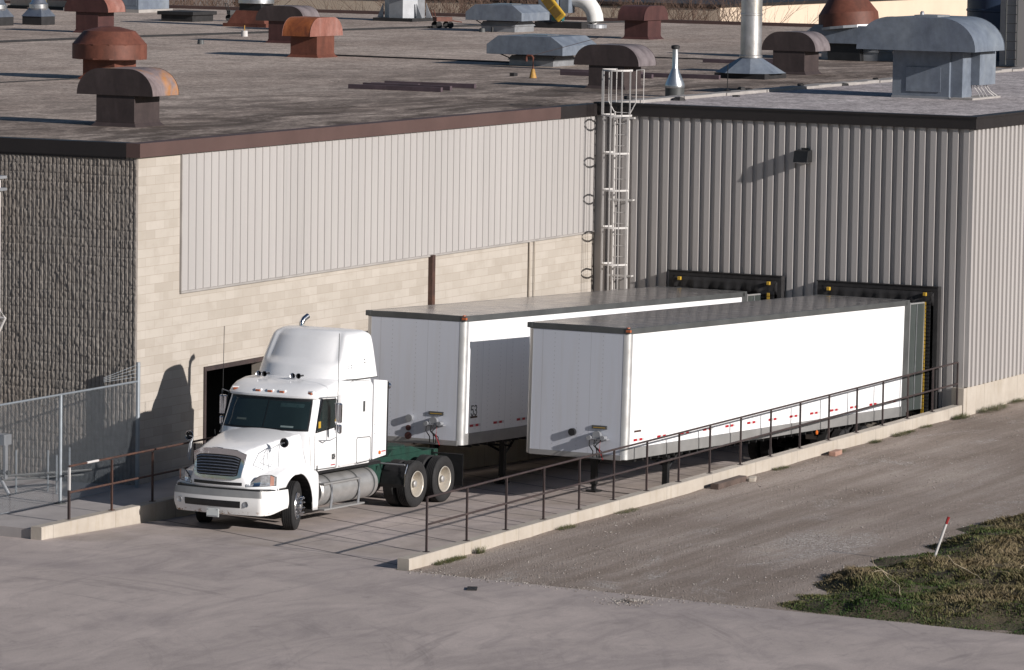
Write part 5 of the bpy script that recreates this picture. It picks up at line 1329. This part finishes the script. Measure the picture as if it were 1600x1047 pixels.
# ------------------------------------------------------------------ beyond the roof
t = thing('far_building', 'low tan stucco building with a sunlit side beyond the far roof edge', 'building', (100, 41.2, 0))
g = MB(); g.box(0, 60, -60, 0, -.5, 7.35) if False else g.box(0, 90, .0, .25, -.5, 7.3); 
g.box(0, .25, .25, 26, -.5, 7.2); g.build('wall', 'tan', t)
g = MB(); g.box(-.1, 90, -.1, 26.1, 7.3, 7.45); g.build('roof', 'fascia_k', t)
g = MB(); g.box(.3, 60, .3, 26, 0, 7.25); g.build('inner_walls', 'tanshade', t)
g = MB(); g.box(-.28, -.01, 11.9, 12.3, 6.7, 7.3); g.build('wall_light', 'blackp', t)
def bare_tree(x, y, h, seed, label, group, spread=1.0, n=7):
    r = random.Random(seed); t = thing('bare_tree', label, 'tree', (x, y, -.34), r.uniform(0, 6), group)
    V, F = [], []
    def seg(a, b, ra, rb):
        d = (b-a); L = d.length
        if L < 1e-4: return
        d /= L; u = d.orthogonal().normalized(); w = d.cross(u); i = len(V)
        for c, rr in ((a, ra), (b, rb)):
            for k in range(3): an = 2.094*k; V.append(tuple(c+(u*math.cos(an)+w*math.sin(an))*rr))
        for k in range(3): F.append((i+k, i+(k+1) % 3, i+3+(k+1) % 3, i+3+k))
    def grow(p, d, L, rad, lev):
        steps = 3; q = p
        for s in range(steps):
            d2 = (d+Vector((r.uniform(-1, 1), r.uniform(-1, 1), r.uniform(-.2, .6)))*.16).normalized(); e = q+d2*L/steps
            seg(q, e, rad*(1-s*.2), rad*(1-(s+1)*.2))
            if lev < 4:
                for c in range(2 if lev else 2):
                    side = Vector((r.uniform(-1, 1), r.uniform(-1, 1), r.uniform(-.1, .7))).normalized()
                    grow(e, (d2*.9+side*.85).normalized(), L*r.uniform(.45, .68), rad*.5, lev+1)
            q, d = e, d2
    k = len(V)
    for i in range(n):
        a = 2*math.pi*i/n+r.uniform(-.3, .3); d = Vector((math.cos(a)*.35*spread, math.sin(a)*.35*spread, 1)).normalized()
        grow(Vector((math.cos(a)*.15, math.sin(a)*.15, .4)), d, h*.52*r.uniform(.8, 1.1), .06, 1)
    raw_mesh('branches', V, F, 'twig', t)
    MB().lathe([(.30, 0), (.24, .2), (.2, .5)], seg=8, cap=True).build('trunk', 'bark', t)
    return t
labs = {'l': ('bare twiggy tree beyond the roof hatch at the far left', 'bare trees at the far left'), 'm': ('bare reddish tree beyond the far roof edge left of the cap vents', 'bare trees in the middle distance'), 'r': ('bare tree in front of the tan building beyond the maroon vent', 'bare trees before the tan building')}
P0 = bare_tree(88, 66, 10.0, 1, labs['l'][0], labs['l'][1], 1.3, 4)
P1 = bare_tree(90, 51.5, 9.6, 2, labs['m'][0], labs['m'][1], 1.3, 4)
P2 = bare_tree(92, 40.5, 10.0, 3, labs['r'][0], labs['r'][1], 1.2, 4)
for i in range(7): dup((P0, P1, P2)[i % 3], (86+i % 4*2.2, 62+i*1.9, -.34), labs['l'][0], (0, 0, i*1.3), labs['l'][1])
for i in range(6): dup((P1, P2, P0)[i % 3], (87+i % 3*2.5, 47.0+i*1.5, -.34), labs['m'][0], (0, 0, i*2.1+.5), labs['m'][1])
for i in range(4): dup((P2, P0, P1)[i % 3], (89+i % 3*2.5, 36.5+i*1.7, -.34), labs['r'][0], (0, 0, i*1.7+.9), labs['r'][1])
# evergreens beyond
def evergreen(x, y, h, seed, label, group):
    r = np.random.default_rng(seed); t = thing('evergreen_tree', label, 'tree', (x, y, -.34), 0, group)
    n = 5200; f = r.random(n)**.8; z = 1.0+f*(h-1); rad = (1-f)*2.8*(.55+.45*r.random(n))+.15; a = r.random(n)*6.283
    c = np.stack([rad*np.cos(a), rad*np.sin(a), z], -1); d1 = r.normal(size=(n, 3))*.20; d2 = r.normal(size=(n, 3))*.20
    V = np.stack([c-d1, c+d1*.4+d2, c+d1, c-d2], 1).reshape(-1, 3); F = np.arange(4*n).reshape(-1, 4)
    raw_mesh('crown', V, F, 'hedge', t); MB().lathe([(.3, 0), (.1, h*.8)], seg=8, cap=True).build('trunk', 'bark', t); return t
E0 = evergreen(146, 78, 13, 5, 'dark evergreen tree behind the tan building', 'evergreens behind the tan building')
for i in range(1, 16): dup(E0, (132+(i*7 % 5)*3.2, 34+i*4.1, -.34), 'dark evergreen tree behind the tan building', (0, 0, i*1.1))

# ------------------------------------------------------------------ gravel lot details
GY = lambda x: -18.72+.35*math.sin(x*.9)+.2*math.sin(x*2.3+1)
nx, ny = 190, 130
X, Y = np.meshgrid(np.linspace(-31.6, 12, nx), np.linspace(0, 1, ny), indexing='ij')
edgeY = -18.22+.26*np.sin(X*.9)+.18*np.sin(X*2.3+1)+.15*np.sin(X*5.1)
Yt = edgeY-Y**1.3*22; inner = np.clip((edgeY-Yt)/1.0, 0, 1); nearroad = np.clip((X-(-30.62+.062*(Yt+10.7)))/.8, 0, 1)
X2 = np.maximum(X, -30.58+.062*(Yt+10.7))
gz = dirt_z(X2, Yt)-.05+inner*(.03+.05*nearroad)+inner*nearroad*(.05+.30*(vnoise(X2, Yt, .9, 21)-.28)+.10*(vnoise(X2, Yt, .3, 22)-.4))
ditch = np.exp(-((Yt-(-20.9-.10*(X2+25)))/.16)**2)*.16*inner*(X2 > -26); gz = gz-ditch
V = np.stack([X2, Yt, gz], -1).reshape(-1, 3); i, j = np.meshgrid(np.arange(nx-1), np.arange(ny-1), indexing='ij'); a = (i*ny+j).ravel()
def mat_turf():
    t = NT('turf soil'); c = t.ramp(t.noise(1.3, 6, .7), [(.35, (.055, .045, .028)), (.55, (.10, .078, .045)), (.7, (.05, .065, .022))])
    t.set('Base Color', c); t.set('Roughness', 1.0); t.bump(t.noise(8, 6, .7), .9, .06); return t.m
M['turf'] = mat_turf()
kind(raw_mesh('grass_bank', V, np.stack([a, a+ny, a+ny+1, a+1], -1), 'turf', smooth=True))
def gheight(x, y):
    e = -18.22+.26*np.sin(x*.9)+.18*np.sin(x*2.3+1)+.15*np.sin(x*5.1); inn = np.clip((e-y)/1.0, 0, 1); nr = np.clip((x-(-30.62+.062*(y+10.7)))/.8, 0, 1)
    z = dirt_z(x, y)-.05+inn*(.03+.05*nr)+inn*nr*(.05+.30*(vnoise(x, y, .9, 21)-.28)+.10*(vnoise(x, y, .3, 22)-.4))
    return z-np.exp(-((y-(-20.9-.10*(x+25)))/.16)**2)*.16*inn*(x > -26), inn, e
def mat_grass():
    t = NT('mixed spring grass')
    g_ = t.n('ShaderNodeAttribute'); g_.attribute_name = 'tint'; 
    c = t.ramp(g_.outputs['Fac'], [(0, (.03, .06, .012)), (.3, (.055, .08, .022)), (.55, (.115, .105, .045)), (1.0, (.20, .155, .09))])
    t.set('Base Color', c); t.set('Roughness', .75); t.set('Specular IOR Level', .25); return t.m
M['grass'] = mat_grass()
n = 150000
x = rng.uniform(-31.4, 3, n)**1; x = np.where(rng.random(n) < .8, rng.uniform(-31.4, -14, n), x); y = -18.2-rng.random(n)**1.1*9.0
z, inn, e = gheight(x, y); patchy = vnoise(x, y, .5, 31); patch2 = vnoise(x, y, 1.7, 32); ditchm = np.abs(y-(-20.9-.10*(x+25))) < .14
patchy = np.clip(patchy*1.3-.1, 0, 1); keep = (y < e+.5*patchy*rng.random(n)**2) & (x > -30.56+.062*(y+10.7)) & (rng.random(n) < (.35+.9*patchy)*(.25+inn)) & ~(ditchm & (x > -26) & (rng.random(n) < .8)); x, y, z, inn, patch2, patchy = (q[keep] for q in (x, y, z, inn, patch2, patchy)); n = len(x)
dry = np.clip(patch2*1.3-.30+.5*np.clip((x+30.5)/6, 0, 1)*(.35+patchy)+rng.normal(0, .14, n), 0, 1)
rd = np.clip((x-(-30.45+.062*(y+10.7)))/2.2, 0, 1); dry = np.clip(dry-.45*(1-rd), 0, 1); h = (.02+.06*rng.random(n)+.07*dry*rng.random(n))*(.4+.6*inn)*(.35+1.0*patchy)*(.5+.35*rd); a = rng.random(n)*6.283; clump = vnoise(x, y, .35, 40)*12
lean = .35+1.3*rng.random(n)*(.5+dry); lx, ly = np.cos(clump+rng.normal(0, .6, n))*lean*h, np.sin(clump+rng.normal(0, .6, n))*lean*h
w = .007+.007*rng.random(n); wx, wy = np.cos(a)*w, np.sin(a)*w
p0 = np.stack([x-wx, y-wy, z-.02], -1); p1 = np.stack([x+wx, y+wy, z-.02], -1); p2 = np.stack([x+lx*.5+wx*.7, y+ly*.5+wy*.7, z+h*.65], -1); p3 = np.stack([x+lx*.5-wx*.7, y+ly*.5-wy*.7, z+h*.65], -1); p4 = np.stack([x+lx, y+ly, z+h*.9], -1); p5 = np.stack([x+lx*1.03, y+ly*1.03, z+h*.9], -1)
V = np.stack([p0, p1, p2, p3, p4, p5], 1).reshape(-1, 3); b = np.arange(n)*6
F = np.concatenate([np.stack([b, b+1, b+2, b+3], -1), np.stack([b+3, b+2, b+5, b+4], -1)])
o = raw_mesh('grass', V, F, 'grass'); at = o.data.attributes.new('tint', 'FLOAT', 'POINT'); at.data.foreach_set('value', np.repeat(dry, 6).astype(np.float32))
kind(o, 'stuff'); tag(o, 'rough patchy spring grass, green by the road and straw coloured behind', 'grass')
for k, (x, y, a, L_) in enumerate(((-29.0, -20.6, 25, 1.1), (-26.6, -21.3, 70, .8), (-27.5, -19.9, 110, .6), (-24.6, -23.0, 40, 1.0), (-25.0, -21.9, 160, .7))):
    g = MB(); q = random.Random(k); p = [(0, 0, .0)]
    for i in range(6): p.append((p[-1][0]+L_/6, p[-1][1]+q.uniform(-.06, .06), .03+.12*math.sin(i*.6)+q.uniform(0, .04)))
    g.tube(p, .009, 5); g.tube([p[3], (p[3][0]+.15, p[3][1]+.2, p[3][2]+.12), (p[3][0]+.2, p[3][1]+.35, p[3][2]+.3)], .006, 5); zg = float(gheight(np.array([x]), np.array([y]))[0][0])
    o = g.build('dead_branch', 'deadwood', loc=(x, y, zg+.02), rot=(0, 0, R(a))); tag(o, ('pale bent dead branch nearest the road on the green grass', 'short upright dead stick in the middle of the grass', 'small pale stick on the bare soil by the gravel edge', 'pale dead branch deep in the straw coloured grass at the right edge', 'dead branch behind the upright stick in the grass')[k], 'branch')
# loose stones
def stones(name, cx, cy, n, size, label, m, zf=None, wgt=None):
    ico = [(0, 0, 1), (.9, 0, .2), (.28, .85, .2), (-.72, .53, .2), (-.72, -.53, .2), (.28, -.85, .2), (0, 0, -.4)]
    f = [(0, 1, 2), (0, 2, 3), (0, 3, 4), (0, 4, 5), (0, 5, 1), (6, 2, 1), (6, 3, 2), (6, 4, 3), (6, 5, 4), (6, 1, 5)]
    I = np.array(ico); V = []; F = []
    s = size*(.35+rng.random(n)**3); a = rng.random(n)*6.283; zz = zf(cx, cy)
    c, sn = np.cos(a), np.sin(a)
    P = I[None]*s[:, None, None]*np.stack([1+.6*rng.random(n), np.ones(n), .5+.4*rng.random(n)], -1)[:, None]
    Q = np.stack([P[..., 0]*c[:, None]-P[..., 1]*sn[:, None]+cx[:, None], P[..., 0]*sn[:, None]+P[..., 1]*c[:, None]+cy[:, None], P[..., 2]+zz[:, None]], -1)
    F = (np.array(f)[None]+(np.arange(n)*7)[:, None, None]).reshape(-1, 3)
    o = raw_mesh(name, Q.reshape(-1, 3), F, m); kind(o, 'stuff'); tag(o, label, 'gravel'); return o
def mat_stone():
    t = NT('mixed pale gravel'); v = t.n('ShaderNodeTexVoronoi', Scale=9.0); t.l(t.obj, v.inputs['Vector'])
    t.set('Base Color', t.ramp(v.outputs['Color'], [(.15, (.16, .135, .12)), (.5, (.27, .24, .215)), (.9, (.42, .39, .36))])); t.set('Roughness', .9); return t.m
M['stone'] = mat_stone()
n = 26000; sx = rng.uniform(-30.3, 2, n); sy = rng.uniform(-18.7, -10.75, n); pk = vnoise(sx, sy*1.6, 2.2, 51)*vnoise(sx, sy, .7, 52); k = rng.random(n) < pk**1.5*2.4+.03; sx, sy = sx[k], sy[k]
stones('gravel', sx, sy, len(sx), .017, 'loose pale gravel scattered in patches over the packed lot', 'stone', lambda a, b: dz(a, b)+.003)
n = 650; r1 = np.abs(rng.normal(0, .38, n)); r2 = rng.random(n)*6.283; sx = -31.75+r1*np.cos(r2)*.9; sy = -16.15+r1*np.sin(r2)
stones('gravel_spill', sx, sy, n, .02, 'small heap of gravel spilled on the concrete near the lot edge', 'stone', lambda a, b: np.full(len(a), -.22)+.03*np.exp(-((a+31.75)**2+(b+16.15)**2)/.05))
n = 800; sx = -30.62+.062*0+rng.normal(0, .16, n); sy = rng.uniform(-18.5, -10.8, n); sx = sx+.062*(sy+10.7)
stones('gravel_edge', sx, sy, n, .02, 'grit strewn along the edge of the concrete road', 'stone', lambda a, b: np.full(len(a), -.222))
ORD = 'first second third fourth fifth sixth seventh eighth ninth tenth eleventh twelfth thirteenth fourteenth fifteenth sixteenth last'.split()
# tufts and weeds along the wall foot
def tuft(x, y, z, r, n, seed, label, group, h=.14):
    q = np.random.default_rng(seed); a = q.random(n)*6.283; rr = r*np.sqrt(q.random(n)); cx, cy = rr*np.cos(a)*1.8, rr*np.sin(a)*.5
    hh = h*(.4+.8*q.random(n)); l = q.normal(0, .05, (n, 2)); w = .008
    V = np.stack([np.stack([cx-w, cy, hh*0-.01], -1), np.stack([cx+w, cy+.004, hh*0-.01], -1), np.stack([cx+l[:, 0]+w*.3, cy+l[:, 1], hh], -1), np.stack([cx+l[:, 0]-w*.3, cy+l[:, 1], hh], -1)], 1).reshape(-1, 3)
    o = raw_mesh('weed_tuft', V, np.arange(4*n).reshape(-1, 4), 'grass'); o.location = (x, y, z)
    at = o.data.attributes.new('tint', 'FLOAT', 'POINT'); at.data.foreach_set('value', np.repeat(np.clip(q.normal(.42, .25, n), 0, 1), 4).astype(np.float32)); tag(o, label, 'weeds', group); return o
for i, (x, r, hh) in enumerate(((-29.2, .22, .1), (-28.6, .2, .1), (-27.6, .1, .2), (-23.6, .24, .1), (-20.6, .3, .06), (-12.2, .25, .06), (-8.8, .3, .07), (-6.4, .2, .08), (-4.7, .3, .1), (-4.1, .16, .09), (-3.0, .2, .1), (-.6, .3, .16), (1.6, .55, .18), (3.4, .3, .16), (5.0, .45, .18), (7.0, .5, .22), (9.0, .5, .2))):
    tuft(x, -10.83, float(dirt_z(x, 0)), r, int(260*r/.25), 60+i, ORD[i]+' weed tuft at the foot of the concrete wall, counting from the road end', 'weed tufts along the wall foot', hh*.6)
# marker stake
t = thing('marker_stake', 'white marker stake with red top leaning in the grass edge', 'stake', (-24.2, -19.35, -.12), rot=(R(16), R(8), 0))
MB().tube([(0, 0, -.1), (0, 0, .78)], .028, 8).build('pole', 'whiterail', t, smooth=True); MB().tube([(0, 0, .78), (0, 0, .93)], .031, 8).build('red_top', 'redtip', t, smooth=True)
o = MB().box(-.85, .85, -.1, .1, 0, .14).build('timber_offcut', 'wood', bevel=.01, loc=(-15.5, -10.95, -.19), rot=(0, 0, R(2))); tag(o, 'dark weathered timber lying against the concrete wall', 'timber')
o = MB().box(-.2, .2, -.08, .08, 0, .1).build('concrete_chunk', 'concrete', bevel=.02, loc=(-14.5, -11.1, -.19), rot=(0, 0, R(20))); tag(o, 'pale chunk of concrete beside the end of the timber', 'rubble')
o = MB().box(-.28, .25, -.09, .09, 0, .12).build('broken_brick', 'brick', bevel=.02, loc=(-9.3, -10.98, -.15), rot=(0, 0, R(5))); tag(o, 'salmon pink broken brick at the wall foot', 'brick')
o = MB().box(-.18, .18, -.1, .1, 0, .03).build('rubber_scrap', 'black', bevel=.01, loc=(-32.0, -12.9, -.222), rot=(0, 0, R(25))); tag(o, 'small black scrap lying on the concrete road near the wall end', 'scrap')
o = MB().box(-.35, .35, -.05, .05, 0, .02).build('tar_strip', 'black', loc=(-25.3, -9.75, -.372), rot=(0, R(1.5), R(-35))); tag(o, 'thin dark strip lying on the ramp inside the handrail', 'scrap')
